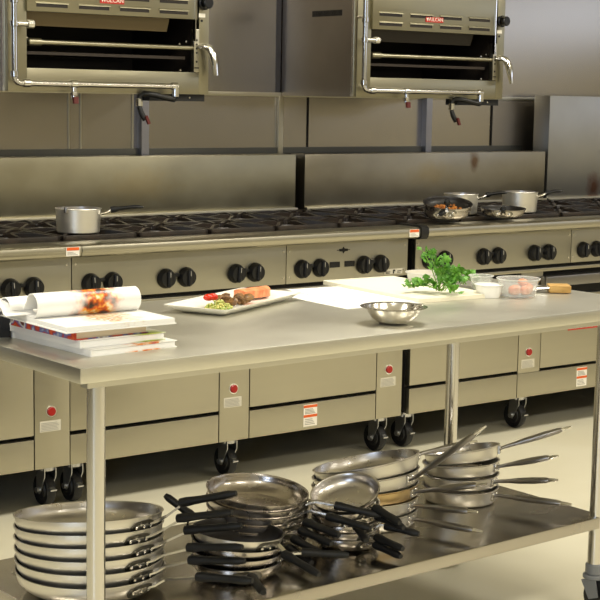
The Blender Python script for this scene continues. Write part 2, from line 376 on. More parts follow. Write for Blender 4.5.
    for k in range(2):
        a = M*k+0.003; c = M*(k+1)-0.139; L_style = (style == 'hooked' and k == 1)
        if L_style: door_x0, door_x1, col0, col1 = M+0.142, LEN-e, M+0.003-0.141, M+0.139; 
        if not L_style and not (style == 'hooked' and k == 0): door_x0, door_x1, col0, col1 = a, c, c+0.004, M*(k+1)-0.001
        if style == 'hooked' and k == 0: door_x0, door_x1, col0, col1 = a, c, None, None
        if L_style: col0 = c-M+0.004; col1 = M-0.001+0.0
        # door
        if L_style: dx0, dx1 = M+0.002, LEN-e
        else: dx0, dx1 = door_x0, door_x1
        b = B(); box(b, dx0, dx1, 0.0, 0.03, 0.283, 0.600 if style == 'hooked' else 0.705, bev=0.0015)
        if style == 'hooked': box(b, dx0, dx1, 0.018, 0.03, 0.60, 0.705, mi=1)
        d = obj('oven_door', b, [STEEL, GAP], t)
        if style == 'hooked':
            b = B(); box(b, dx0-0.03, dx1, -0.045, -0.012, 0.648, 0.694, bev=0.006)
            for xx in (dx0+0.05, dx1-0.05): box(b, xx-0.012, xx+0.012, -0.014, 0.02, 0.655, 0.685)
            obj('handle', b, HGREY, d, 'broad steel bar handle')
        else:
            b = B(); box(b, dx0+0.03, dx1-0.03, -0.045, -0.02, 0.655, 0.685, bev=0.008)
            for xx in (dx0+0.06, dx1-0.06): box(b, xx-0.012, xx+0.012, -0.022, 0.001, 0.66, 0.68)
            obj('handle', b, STEEL, d)
        # kick panel
        b = B()
        if L_style: box(b, c-M+0.004, LEN-e, 0.0, 0.03, 0.163, 0.270, bev=0.001)
        else: box(b, a, c, 0.0, 0.03, 0.163, 0.269, bev=0.0015)
        kp = obj('kick_panel', b, STEEL, t)
        if (style == 'plain' and k == 1) or L_style:
            xs = 0.292+M if style == 'plain' else M+0.272
            b = B(); box(b, xs-0.033, xs+0.033, -0.0016, 0.0005, 0.176, 0.262)
            for zz in (0.252, 0.214): box(b, xs-0.033, xs+0.033, -0.0024, -0.0015, zz-0.002, zz+0.008, mi=1)
            for q in range(4): box(b, xs-0.027, xs+0.022-0.004*q, -0.0022, -0.0015, 0.183+0.0065*q, 0.1855+0.0065*q, mi=2); box(b, xs-0.027, xs+0.024-0.004*q, -0.0022, -0.0015, 0.226+0.0055*q, 0.2285+0.0055*q, mi=2)
            obj('warning_sticker', b, [WHITE, ORANGE, INK], kp, 'white sticker with two orange bars')
        # column with lamp and rating plate
        if style == 'hooked' and k == 0: continue
        cx0, cx1 = (c-M+0.004, M-0.001) if L_style else (c+0.004, M*(k+1)-0.001)
        b = B(); box(b, cx0, cx1, 0.0, 0.03, 0.271 if L_style else 0.163, 0.712, bev=0.0015); col = obj('control_column', b, STEEL, t)
        xm = cx0+0.062
        b = B(); cyl(b, (xm, 0.001, 0.362), (0, -1, 0), 0.020, 0.004, 24); cyl(b, (xm, -0.003, 0.362), (0, -1, 0), 0.0155, 0.006, 24, 0.002, mi=1)
        obj('indicator_lamp', b, [CHROME, RED], col, 'round red indicator lamp')
        b = B(); box(b, xm-0.043, xm+0.037, -0.0012, 0.0005, 0.292, 0.330)
        for q in range(6): box(b, xm-0.038, xm+0.030-0.004*(q % 3), -0.002, -0.001, 0.296+0.0052*q, 0.2975+0.0052*q, mi=1)
        obj('rating_plate', b, [PLATE, INK], col, 'pale printed rating plate')
    if style == 'hooked':
        b = B(); box(b, 0.932, 1.40, -0.0016, 0.0005, 0.437, 0.457)
        for q in range(24): box(b, 0.94+0.018*q, 0.951+0.018*q, -0.0022, -0.0015, 0.443+0.001*(q % 2), 0.451, mi=1)
        obj('warning_strip', b, [REDP, PLATE], t, 'long red printed strip')
    # trim ledge below the controls
    b = B(); box(b, e, LEN-e, -0.022, 0.03, 0.715, 0.729, bev=0.002); obj('oven_top_ledge', b, STEEL, t)
    for x in (0.068, 0.735, LEN-0.040):
        for y in (0.10, 0.70): caster(t, x, y)
    return t
GRATE = [None]
GRP = None
cooking_range('leftmost steel cooking range, cut off by the left edge', -LEN+0.001, GRP)
STEEL_BG2 = mat('heat_stained_splash_steel', (0.37, 0.34, 0.275, 1), 0.34, 1.0, var=0.22, scale=(3, 3, 4), rvar=0.06)
add_stain(STEEL_BG2, (1.03, 0.737, 1.16), 0.036, rgb(92, 62, 30), (1, 1, 0.6), 0.8)
add_stain(STEEL_BG2, (0.75, 0.737, 1.10), 0.10, rgb(150, 128, 74), (0.6, 1, 1.5), 0.35)
STEEL_BG1 = mat('tarnished_splash_steel', (0.41, 0.38, 0.28, 1), 0.34, 1.0, var=0.22, scale=(3, 3, 4), rvar=0.06)
add_stain(STEEL_BG1, (0.72, 0.737, 1.08), 0.12, rgb(160, 138, 84), (0.6, 1, 1.4), 0.3)
cooking_range('central steel cooking range under the saucepan, with two red oven lamps', 0.0, GRP, endcap=True, splash_mat=STEEL_BG1)
cooking_range('right steel range holding four pots and pans, red strip on its oven', LEN+0.0383, GRP, style='hooked', splash_mat=STEEL_BG2)
add_stain(STEEL_TALL, (0.35, 0.737, 1.01), 0.07, rgb(120, 66, 36), (1.2, 1, 0.8), 0.8)
cooking_range('far right range with a tall grey steel back panel', 2*LEN+0.045, GRP, tall=True, splash_mat=STEEL_TALL)

# ---------------------------------------------------------------- salamander broilers
def text_mesh(s, size, depth):
    cu = bpy.data.curves.new('lettering', 'FONT'); cu.body = s; cu.size = size; cu.extrude = depth; cu.align_x = 'CENTER'; cu.align_y = 'CENTER'; cu.resolution_u = 2
    o = bpy.data.objects.new('lettering', cu); C.objects.link(o)
    dg = bpy.context.evaluated_depsgraph_get(); me = bpy.data.meshes.new_from_object(o.evaluated_get(dg))
    bpy.data.objects.remove(o); bpy.data.curves.remove(cu); return me
def broiler(label, X0, shield):
    WB = 0.855; z0 = 1.452; z1 = 2.02; yf = 0.387
    t = thing('salamander_broiler', label, 'broiler', (X0, yf, z0), 0, None)
    H = z1-z0; D = YW-0.004-yf-0.006
    ox0, ox1, oz0, oz1 = 0.075, 0.782, 0.083, 0.262           # opening
    b = B()
    box(b, 0, 0.004, 0.02, D, 0, H); box(b, WB-0.004, WB, 0.02, D, 0, H); box(b, 0.004, WB-0.004, D-0.004, D, 0, H)
    box(b, 0.004, WB-0.004, 0.02, D-0.004, H-0.004, H); box(b, 0.004, WB-0.004, 0.02, D-0.004, 0, 0.004)
    body = obj('body', b, SIDE_W, t)
    b = B(); box(b, -0.0015, 0.0002, 0.10, 0.31, 0.337, 0.367); obj('side_vent', b, STEEL_WD, body, 'dark louvred vent strip')
    b = B()
    for q in range(26): box(b, -0.003, -0.0014, 0.104+q*0.008, 0.108+q*0.008, 0.340, 0.364)
    obj('vent_slats', b, BLACK, body)
    b = B(); box(b, -0.004, 0.0002, 0.02, 0.034, 0, H); obj('corner_strip', b, CHROME, body)
    # front frame plates round the opening
    b = B()
    box(b, 0, ox0, 0, 0.02, 0, H, bev=0.0015); box(b, ox1+0.028, WB, 0, 0.02, 0, H, bev=0.0015)
    box(b, ox0, ox1+0.028, 0.0, 0.02, 0, oz0, bev=0.0015)
    obj('front_frame', b, STEEL_BR, t)
    # upper fascia with louvres
    b = B(); box(b, ox0-0.004, ox1+0.012, -0.012, 0.02, oz1+0.022, H-0.02, bev=0.002); fa = obj('fascia', b, STEEL_BR, t)
    for row in range(2):
        for q in range(4):
            xa = 0.108+q*0.172; zz = 0.308+row*0.040
            b = B(); L = 0.125
            box(b, xa, xa+L, -0.0135, -0.011, zz-0.008, zz+0.008, mi=1)
            # raised hood of the louvre
            tt = bmesh.new(); prof = [(-0.012, zz+0.0105), (-0.017, zz+0.0075), (-0.0175, zz+0.004), (-0.0135, zz+0.005)]
            pa = [tt.verts.new((xa-0.004, y, z)) for y, z in prof]; pb = [tt.verts.new((xa+L+0.004, y, z)) for y, z in prof]
            tt.faces.new(pa); tt.faces.new(pb[::-1])
            for i in range(4): j = (i+1) % 4; tt.faces.new([pa[i], pb[i], pb[j], pa[j]])
            merge(b, tt, 0)
            obj('louvre', b, [STEEL_BR, SOOT], fa)
    # logo
    b = B(); box(b, 0.366, 0.468, -0.0145, -0.0115, 0.325, 0.347); lg = obj('logo_plate', b, REDP, fa, 'red plate with white VULCAN lettering')
    me = text_mesh('VULCAN', 0.022, 0.0006); me.materials.append(WHITE)
    o = bpy.data.objects.new('lettering', me); C.objects.link(o); o.parent = lg; o.location = (0.422, -0.0150, 0.3365); o.rotation_euler = (R(90), 0, 0)
    b = B(); tt = bmesh.new(); vs = [tt.verts.new(p) for p in [(0.370, -0.0152, 0.343), (0.382, -0.0152, 0.343), (0.376, -0.0152, 0.329)]]; tt.faces.new(vs)
    ex = bmesh.ops.extrude_face_region(tt, geom=tt.faces[:]); bmesh.ops.translate(tt, vec=(0, 0.001, 0), verts=[v for v in ex['geom'] if isinstance(v, bmesh.types.BMVert)])
    merge(b, tt, 0); obj('logo_mark', b, WHITE, lg)
    # cavity
    b = B(); 
    box(b, ox0-0.01, ox0, 0.02, D-0.02, 0.06, 0.35); box(b, ox1+0.026, ox1+0.036, 0.02, D-0.02, 0.06, 0.35); box(b, ox0, ox1+0.026, D-0.03, D-0.02, 0.06, 0.35)
    box(b, ox0, ox1+0.026, 0.02, D-0.03, 0.060, 0.070); box(b, ox0, ox1+0.026, 0.02, D-0.03, 0.34, 0.35)
    obj('cavity_lining', b, SOOT, t, 'soot-dark cooking cavity')
    b = B(); tt = bmesh.new()
    pr = [(0.030, 0.300), (0.055, 0.236), (0.060, 0.236), (0.036, 0.300)]
    pa = [tt.verts.new((ox0, y, z)) for y, z in pr]; pb = [tt.verts.new((ox1-0.085, y, z)) for y, z in pr]; tt.faces.new(pa); tt.faces.new(pb[::-1])
    for i in range(4): j = (i+1) % 4; tt.faces.new([pa[i], pb[i], pb[j], pa[j]])
    merge(b, tt, 0); obj('burner_shield', b, shield, t)
    # rack and grip rail
    b = B()
    for q in range(22): xx = ox0+0.03+q*0.031; bar(b, [(xx, 0.03, 0.140), (xx, D-0.05, 0.140)], 0.003, 0.003)
    for yy in (0.03, D-0.05): box(b, ox0+0.01, ox1-0.02, yy-0.005, yy+0.005, 0.132, 0.143)
    obj('broiler_rack', b, mat('rack_steel', rgb(38, 28, 18), 0.55), t)
    b = B(); ring_path(b, [(ox0+0.01, 0.012, 0.176), (ox1+0.045, 0.012, 0.176)], 0.0095, n=14); cyl(b, (ox0+0.012, 0.012, 0.176), (1, 0, 0), 0.014, 0.05, 14)
    obj('grip_rail', b, STEEL_BR, t, 'long tubular grip rail')
    b = B()
    for q, (xx, zz) in enumerate([(ox0-0.0, 0.19), (ox1-0.06, 0.19), (ox1-0.03, 0.2), (ox1-0.055, 0.09)]): cyl(b, (xx+0.012, 0.03, zz), (0, -1, 0), 0.004, 0.01, 8)
    obj('bolts', b, CHROME, t)
    # slotted height plate
    b = B(); box(b, ox1+0.003, ox1+0.026, -0.004, 0.02, 0.085, 0.248, bev=0.001); sp = obj('height_plate', b, STEEL, t)
    b = B()
    for zz in (0.206, 0.190, 0.174, 0.158, 0.124): cyl(b, (ox1+0.0145, -0.003, zz), (0, -1, 0), 0.0045, 0.002, 10)
    box(b, ox1+0.004, ox1+0.025, -0.0048, -0.0035, 0.098, 0.103)
    obj('height_holes', b, BLACK, sp)
    b = B(); box(b, ox1+0.000, ox1+0.004, -0.016, 0.0, 0.20, H-0.03); obj('guide_rod', b, CHROME, t)
    # lever handle
    b = B(); pts = [(ox1+0.040, -0.004, 0.178), (ox1+0.048, -0.035, 0.182), (ox1+0.056, -0.075, 0.176), (ox1+0.064, -0.105, 0.150), (ox1+0.070, -0.118, 0.105), (ox1+0.074, -0.122, 0.060)]
    pts = [(0.806, -0.004, 0.180), (0.820, -0.020, 0.184), (0.836, -0.034, 0.176), (0.847, -0.042, 0.150), (0.854, -0.046, 0.115), (0.860, -0.050, 0.072)]
    ring_path(b, pts, [0.011, 0.014, 0.018, 0.021, 0.021, 0.019], [0.010, 0.013, 0.015, 0.016, 0.014, 0.009], n=12)
    obj('lever_handle', b, CHROME, t, 'curved chrome lever handle')
    # knob, label
    b = B(); cyl(b, (WB-0.026, 0.0, 0.348), (0, -1, 0), 0.026, 0.014, 24, 0.003); cyl(b, (WB-0.026, -0.012, 0.348), (0, -1, 0), 0.022, 0.030, 10, 0.004); obj('knob', b, KNOB, t)
    b = B(); box(b, WB-0.048, WB-0.018, -0.0012, 0.0005, 0.294, 0.309); obj('small_label', b, WHITE, t)
    b = B(); cyl(b, (WB-0.034, 0.0, 0.281), (0, -1, 0), 0.005, 0.002, 10); obj('pilot_hole', b, BLACK, t)
    # gas pipe
    yp = -0.045; xp = 0.004
    b = B(); pr = 0.0105
    path = [(xp, yp, H-0.01), (xp, yp, 0.05)]+[(xp+0.022*(1-math.cos(a)), yp, 0.05-0.022*math.sin(a)) for a in (R(30), R(60), R(90))]+[(0.675, yp, 0.028)]
    ring_path(b, path, pr, n=14)
    for z in (0.06, 0.236, 0.318): cyl(b, (xp, yp, z-0.011), (0, 0, 1), 0.0145, 0.022, 14, 0.002)
    for x in (0.050, 0.240, 0.670): cyl(b, (x-0.014, yp, 0.028), (1, 0, 0), 0.0145, 0.028, 14, 0.002)
    cyl(b, (xp, yp, 0.236), (1, 0, 0), 0.010, 0.055, 12); cyl(b, (xp+0.05, yp, 0.236), (1, 0, 0), 0.015, 0.026, 8, 0.002)
    cyl(b, (xp+0.055, yp, 0.236), (0, 1, 0), 0.008, 0.065, 8)
    cyl(b, (xp, yp, 0.330), (0, 1, 0), 0.006, 0.05, 8)
    gp = obj('gas_pipe', b, TUBE, t, 'thin steel gas pipe')
    b = B(); cyl(b, (0.240, yp, 0.028), (0, 0, -1), 0.010, 0.05, 12); cyl(b, (0.240, yp, 0.002), (0, 0, -1), 0.013, 0.016, 8, 0.002); obj('valve', b, CHROME, gp)
    b = B(); bar(b, [(0.240, yp-0.012, -0.018), (0.240, yp-0.014, -0.042)], 0.009, 0.006); obj('valve_lever', b, REDH, gp, 'red valve lever')
    b = B(); cyl(b, (0.675, yp, 0.036), (0, 0, -1), 0.0145, 0.05, 12, 0.003)
    ring_path(b, [(0.675, yp, -0.010), (0.668, yp, -0.022), (0.645, yp, -0.018), (0.59, yp+0.01, -0.006), (0.555, yp+0.03, 0.000), (0.542, yp+0.04, -0.01), (0.540, yp+0.04, -0.04)], 0.011, n=10, mi=1)
    cyl(b, (0.540, yp+0.04, -0.02), (0, 0, -1), 0.013, 0.03, 8, 0.002)
    ring_path(b, [(0.540, yp+0.04, -0.05), (0.546, yp+0.035, -0.075), (0.56, yp+0.03, -0.10)], [0.009, 0.011, 0.010], n=10, mi=1)
    ho = obj('connector_hose', b, [CHROME, BLACK], gp, 'black gas connector hose')
    b = B(); bar(b, [(0.556, yp+0.018, -0.085), (0.568, yp+0.016, -0.115)], 0.007, 0.005); obj('valve_lever', b, REDH, ho, 'dark red valve lever')
    b = B(); box(b, 0.60, WB-0.005, 0.02, 0.10, -0.028, -0.001); cyl(b, (0.78, 0.0205, -0.014), (0, -1, 0), 0.004, 0.003, 8, mi=1); obj('mounting_bracket', b, [BLACK, CHROME], t, 'black mounting bracket')
    return t
broiler('left wall-mounted salamander broiler above the saucepan', -0.033, mat('tan_burner_shield', rgb(104, 88, 56), 0.5))
broiler('right wall-mounted salamander broiler with two rows of louvres', 1.565, mat('dark_brown_burner_shield', rgb(38, 31, 22), 0.6))  # burner shield in a darker brown than the left one

# ---------------------------------------------------------------- work table
TX, TY, TZ, TL, TW, TA = -0.8685, -1.658, 0.8446, 2.04, 0.85, 0.0318
BEFORE = set(o.name for o in bpy.data.objects)
t = thing('work_table', 'long stainless steel work table with a lower shelf, standing on casters', 'table', (TX, TY, 0), TA)
b = B(); box(b, 0, TL, 0, TW, TZ-0.036, TZ, bev=0.0035)
tt = bmesh.new(); merge(b, tt) if False else None
box(b, 0.03, TL-0.03, 0.02, 0.05, TZ-0.052, TZ-0.036); box(b, 0.03, TL-0.03, TW-0.05, TW-0.02, TZ-0.052, TZ-0.036)
obj('tabletop', b, STEEL_T, t)
LX0, LX1, LY0, LY1 = 0.068, 0.068+1.7705, 0.047, 0.047+0.6386
SZ = 0.1975
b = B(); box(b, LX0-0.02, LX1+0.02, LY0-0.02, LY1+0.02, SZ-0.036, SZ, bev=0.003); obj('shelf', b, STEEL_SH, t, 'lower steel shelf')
for x in (LX0, LX1):
    for y in (LY0, LY1):
        b = B(); cyl(b, (x, y, 0.045), (0, 0, 1), 0.0218, TZ-0.04-0.045, 28); lg = obj('leg', b, TUBE, t)
        b = B(); cyl(b, (x, y, 0.012), (0, 0, 1), 0.027, 0.036, 20, 0.004); cyl(b, (x, y, 0.0), (0, 0, 1), 0.034, 0.014, 20, 0.003)
        for s in (-1, 1): bar(b, [(x+s*0.026, y, 0.004), (x+s*0.026+0.004, y-0.02, -0.055)], [0.003, 0.003], [0.024, 0.016])
        c = obj('caster', b, GREYP, t)
        b = B(); tt = bmesh.new(); lathe(tt, [(0, -0.016), (0.034, -0.016), (0.047, -0.016), (0.054, -0.009), (0.054, 0.009), (0.047, 0.016), (0, 0.016)], 28)
        merge(b, tt, 0, along((x+0.004, y-0.02, -0.055), (1, 0, 0))); obj('wheel', b, CASTER, c)
# ---------------------------------------------------------------- pans
def tilt_matrix(base, az, tilt, tdir):
    """handle azimuth az; the side towards azimuth tdir goes UP by tilt (degrees)"""
    a = R(tdir); ax = Vector((math.sin(a), -math.cos(a), 0))
    return Matrix.Translation(Vector(base)) @ Matrix.Rotation(R(tilt), 4, ax) @ Matrix.Rotation(R(az), 4, 'Z')
def wall_r(Rm, rb, h, z): # outer radius at height z for the flared pan
    k = max(0, min(1, z/h)); return rb+(Rm-rb)*(1-(1-k)**3.0)
def fry_pan(label, rim, az, Rm=0.19, h=0.058, tilt=0, tdir=0, strap=0.10, grip=0.15, rise=0.03, inside=None, outside=None, group=None, plain=False, name='frying_pan', grip_mat=None, boff=0.0):
    rb = Rm*0.67
    # find base so that rim centre sits at `rim`
    M0 = tilt_matrix((0, 0, 0), az, tilt, tdir); base = Vector(rim)-(M0 @ Vector((0, 0, h)))
    M_ = tilt_matrix(base, az, tilt, tdir)
    root = thing(name, label, 'pan', (0, 0, 0), 0, group); root.matrix_world = M_
    prof = [(0, 0), (rb*0.9, 0), (rb, 0.002)]
    for k in range(1, 9): z = 0.002+(h-0.004)*k/8; prof.append((wall_r(Rm-0.003, rb, h, z), z))
    no = len(prof)
    prof += [(Rm+0.001, h-0.002), (Rm+0.001, h), (Rm-0.003, h)]
    inn = [(wall_r(Rm-0.003, rb, h, 0.002+(h-0.004)*k/8)-0.0032, 0.004+(h-0.004)*k/8) for k in range(7, -1, -1)]
    prof += inn+[(0, 0.005)]
    b = B(); lathe(b, prof, 56, mis=[0]*(no+1)+[1]*(len(prof)-1-no-1))
    obj('body', b, [outside or ALU, inside or ALU_IN], root)
    # riveted bracket hugging the wall
    zc = h*0.58; b = B(); hw = 0.030/Rm*1.45; seg = 10
    rows = []
    for k in range(seg+1):
        u = -1+2*k/seg; th = u*hw+boff; hh = 0.0150*math.sqrt(max(0.0, 1-abs(u)**3))+0.002
        for z, off in ((zc-hh, 0.0008), (zc-hh, 0.004), (zc+hh, 0.004), (zc+hh, 0.0008)):
            r = wall_r(Rm-0.003, rb, h, max(0.0, z))+off; rows.append(b.verts.new((r*math.cos(th), r*math.sin(th), z)))
    for k in range(seg):
        for i in range(4): b.faces.new([rows[4*k+i], rows[4*k+(i+1) % 4], rows[4*(k+1)+(i+1) % 4], rows[4*(k+1)+i]])
    b.faces.new(rows[:4]); b.faces.new(rows[-4:][::-1])
    br = obj('handle_bracket', b, BRKT, root)
    for u in (-0.62, 0.0, 0.62):
        r = wall_r(Rm-0.003, rb, h, zc)+0.003; th = u*hw+boff
        b = B(); tt = bmesh.new(); lathe(tt, [(0.0048, 0), (0.0042, 0.0022), (0.002, 0.0034), (0, 0.0036)], 10)
        merge(b, tt, 0, along((r*math.cos(th), r*math.sin(th), zc), (math.cos(th), math.sin(th), 0))); obj('rivet', b, RIVET, br)
    b = B(); x0 = wall_r(Rm-0.003, rb, h, zc)+0.002
    z1_ = h+rise*0.4; xe = Rm+strap
    bar(b, [(x0*math.cos(boff*0.55), x0*math.sin(boff*0.55), zc+(0.006 if boff else 0)), (x0*math.cos(boff*0.4)+0.012, x0*math.sin(boff*0.4), zc+0.010), (Rm+0.025, 0, h*0.9), (xe, 0, z1_+rise*0.35)], [0.012, 0.010, 0.0075, 0.0065], [0.0022, 0.0024, 0.0026, 0.0028])
    st = obj('handle_strap', b, HSTEEL, root)
    b = B(); g0 = xe-0.012; zz = z1_+rise*0.35; s = rise*1.0/ max(0.1, (strap+grip))
    n_ = 8; pts = []; ra = []; rb_ = []
    for k in range(n_+1):
        u = k/n_; pts.append((g0+grip*u, 0, zz+grip*u*s*1.1))
        w = [0.0135, 0.0148, 0.0128, 0.0118, 0.0116, 0.0118, 0.0122, 0.0120, 0.008][k]
        ra.append(w); rb_.append(w*0.82)
    pts[0] = (g0, 0, zz); ring_path(b, pts, ra, rb_, n=12); obj('grip', b, grip_mat or GRIP, root)
    return root
def saute_pan(label, rim, az, Rm, h=0.045, tilt=0, tdir=0, hl=0.24, rise=15, outside=None, inside=None, group=None):
    M0 = tilt_matrix((0, 0, 0), az, tilt, tdir); base = Vector(rim)-(M0 @ Vector((0, 0, h)))
    root = thing('saute_pan', label, 'pan', (0, 0, 0), 0, group); root.matrix_world = tilt_matrix(base, az, tilt, tdir)
    rb = Rm-0.010
    prof = [(0, 0), (rb-0.008, 0), (rb-0.002, 0.002), (rb+0.002, 0.008), (Rm-0.004, h*0.6), (Rm-0.003, h-0.005), (Rm+0.002, h-0.001), (Rm+0.002, h+0.0005), (Rm-0.004, h), (Rm-0.007, h*0.6), (rb-0.004, 0.010), (rb-0.012, 0.005), (0, 0.0045)]
    b = B(); lathe(b, prof, 56, mis=[0]*7+[1]*5); obj('body', b, [outside or ALU, inside or ALU_IN], root)
    zc = h*0.60; xw = Rm-0.004
    b = B()
    for s in (-1, 1):
        for q in (-1, 1):
            tt = bmesh.new(); lathe(tt, [(0.0055, 0), (0.005, 0.003), (0.0025, 0.005), (0, 0.0053)], 10); merge(b, tt, 0, along((xw*0.998+0.002, s*0.013, zc+q*0.006), (1, 0, 0)))
    b2 = B(); bar(b2, [(xw-0.001, 0, zc-0.013), (xw+0.001, 0, zc+0.013)], 0.020, 0.003)
    bk = obj('handle_bracket', b2, HSTEEL, root); obj('rivets', b, RIVET, bk)
    c, s_ = math.cos(R(rise)), math.sin(R(rise))
    path = [(xw, 0, zc), (xw+0.016, 0, zc+0.004)]; ws = [0.012, 0.008]; hs = [0.006, 0.0055]
    for d, w, hh in [(0.04, 0.008, 0.007), (0.07, 0.0115, 0.0095), (hl*0.6, 0.0135, 0.0105), (hl*0.8, 0.012, 0.009), (hl*0.86, 0.008, 0.006)]:
        path.append((xw+0.016+d*c, 0, zc+0.004+d*s_)); ws.append(w); hs.append(hh)
    b = B(); ring_path(b, path, ws, hs, n=12); hd = obj('handle', b, HGREY, root)
    path2 = [(xw+0.016+d*c, 0, zc+0.004+d*s_) for d in (hl*0.85, hl*0.93, hl)]
    b = B(); ring_path(b, path2, [0.0085, 0.0075, 0.004], [0.006, 0.005, 0.003], n=10); obj('handle_tip', b, CHROME, hd, 'bright steel hanging tip')
    return root

S0 = SZ
# A: six big frying pans stacked at the left end of the shelf
GA = None
azA = [-60, -58, -61, -55, -61, -55]
stA = [0.125, 0.10, 0.105, 0.085, 0.08, 0.075]
ordn = ['bottom of the six', 'second from the bottom of', 'third from the bottom of', 'fourth from the bottom of', 'second from the top of', 'topmost of the six']
for i in range(6):
    rim = (-0.642+0.003*i, -1.296+0.007*i, S0+0.062+0.0262*i)
    lab = {0: 'large aluminium frying pan, bottom of the left stack, resting on the shelf', 1: 'large aluminium frying pan, second from the bottom of the left stack',
           2: 'large aluminium frying pan, third from the bottom of the left stack', 3: 'large aluminium frying pan, third from the top of the left stack',
           4: 'large aluminium frying pan directly under the top pan of the left stack', 5: 'large open aluminium frying pan on top of the left stack'}[i]
    fry_pan(lab, rim, azA[i], Rm=0.190, h=0.062, tilt=1.5*i, tdir=-112, strap=stA[i], grip=0.150, rise=0.018+0.004*i, boff=-0.30, group='large frying pans stacked at the left of the shelf')
# B: medium pans behind the centre
Bc = (-0.078, -1.238)
azB = [-97, -92, -84, -78, -66, -50]
for i in range(6):
    rim = (Bc[0]-0.002*i, Bc[1]-0.002*i, S0+0.052+0.0235*i)
    lab = {0: 'medium frying pan, bottom of the tall stack in the middle of the shelf', 1: 'medium frying pan one above the bottom of the middle stack',
           2: 'medium frying pan, third up in the middle stack, grip towards the front', 3: 'medium frying pan, fourth up in the middle stack, grip towards the front',
           4: 'medium frying pan just below the top of the middle stack', 5: 'medium frying pan with tarnished inside on top of the middle stack'}[i]
    fry_pan(lab, rim, azB[i], Rm=0.143, h=0.052, tilt=[0, 0, 1, 2, 3.5, 6][i], tdir=112, strap=0.09 if i > 3 else 0.045, grip=0.13 if i > 3 else 0.12, rise=-0.01, outside=ALU_D, inside=ALU_D, group='medium frying pans stacked in the middle of the shelf')
# C: small nonstick pans in front of B
Cc = (-0.265, -1.405)
azC = [-112, -40, 122, -80]
for i in range(4):
    rim = (Cc[0]+0.004*i, Cc[1]+0.004*i, S0+0.046+0.023*i)
    lab = {0: 'small black-lined pan at the bottom beside the left stack, handle towards the front edge', 1: 'small pan second from the bottom beside the left stack',
           2: 'small pan under the black nonstick one, grip pointing back to the left', 3: 'small nonstick frying pan with black inside, on top in front of middle stack'}[i]
    fry_pan(lab, rim, azC[i], Rm=0.122, h=0.046, tilt=[0, 2, 4, 5][i], tdir=[0, 150, 150, 170][i], strap=[0.06, 0.06, 0.025, 0.06][i], grip=[0.125, 0.125, 0.085, 0.125][i], rise=[0, 0.0, 0.05, -0.03][i], outside=ALU_D if i < 3 else ALU, inside=NONSTICK, group='small nonstick pans beside the left stack')
# D: small pans right of the middle
Dc = (0.135, -1.365)
azD = [-86, -84, -62, -114, -83, -88]
for i in range(6):
    rim = (Dc[0]-0.002*i, Dc[1]-0.001*i, S0+0.040+0.0215*i+(0.012 if i == 5 else 0))
    lab = {0: 'small frying pan, bottom of the small stack right of centre', 1: 'small frying pan one above the bottom of the small right-centre stack',
           2: 'small frying pan, third up in the small right-centre stack, bare metal strap', 3: 'small frying pan, fourth up in the small right-centre stack',
           4: 'small frying pan under the tilted top one right of centre', 5: 'small bright frying pan tilted on top of the right-centre stack'}[i]
    fry_pan(lab, rim, azD[i], Rm=0.098, h=0.040, tilt=[0, 1, 1, 2, 6, 19][i], tdir=22, strap=0.035, grip=0.10, rise=-0.012, outside=ALU_D, group='small frying pans stacked right of centre')
# E: large straight pans behind D
Ec = (0.345, -1.195)
for i, (az, rise, hl) in enumerate([(-70, 0, 0.22), (-70, 2, 0.20), (-66, 10, 0.22), (-74, 31, 0.30), (-24, 0, 0.18)]):
    rim = (Ec[0], Ec[1], S0+0.045+0.034*i)
    lab = {0: 'wide saute pan at the bottom of the stack against the small pans', 1: 'wide saute pan, second from bottom, its handle pointing level to the right',
           2: 'wide saute pan with a yellow-brown heat tint, middle of its stack', 3: 'wide saute pan with a long handle rising steeply past the table leg',
           4: 'wide saute pan on top behind the tilted small pan, its rim leaning left'}[i]
    saute_pan(lab, rim, az, 0.160, 0.043 if i else 0.045, tilt=[0, 2, 4, 8, 13][i], tdir=-66, hl=hl, rise=rise, outside=BRONZE if i == 2 else None, group='wide saute pans behind the small pans')
# F: saute pans at the right end
Fc = (0.745, -1.182)
for i, (az, rise, hl) in enumerate([(-68, 2, 0.24), (-70, 8, 0.20), (-64, 12, 0.19), (-46, 10, 0.22)]):
    rim = (Fc[0], Fc[1], S0+0.047+0.039*i)
    lab = {0: 'saute pan at the bottom of the rightmost stack, flat on the shelf', 1: 'saute pan one above the bottom of the rightmost stack',
           2: 'saute pan directly below the top of the rightmost stack', 3: 'saute pan on top of the rightmost stack, its handle raised towards the oven'}[i]
    saute_pan(lab, rim, az, 0.120, 0.040 if i else 0.047, tilt=[0, 2, 5, 12][i], tdir=-80, hl=hl, rise=rise, group='saute pans stacked at the right end of the shelf')

AFTER_SHELF = set(o.name for o in bpy.data.objects)
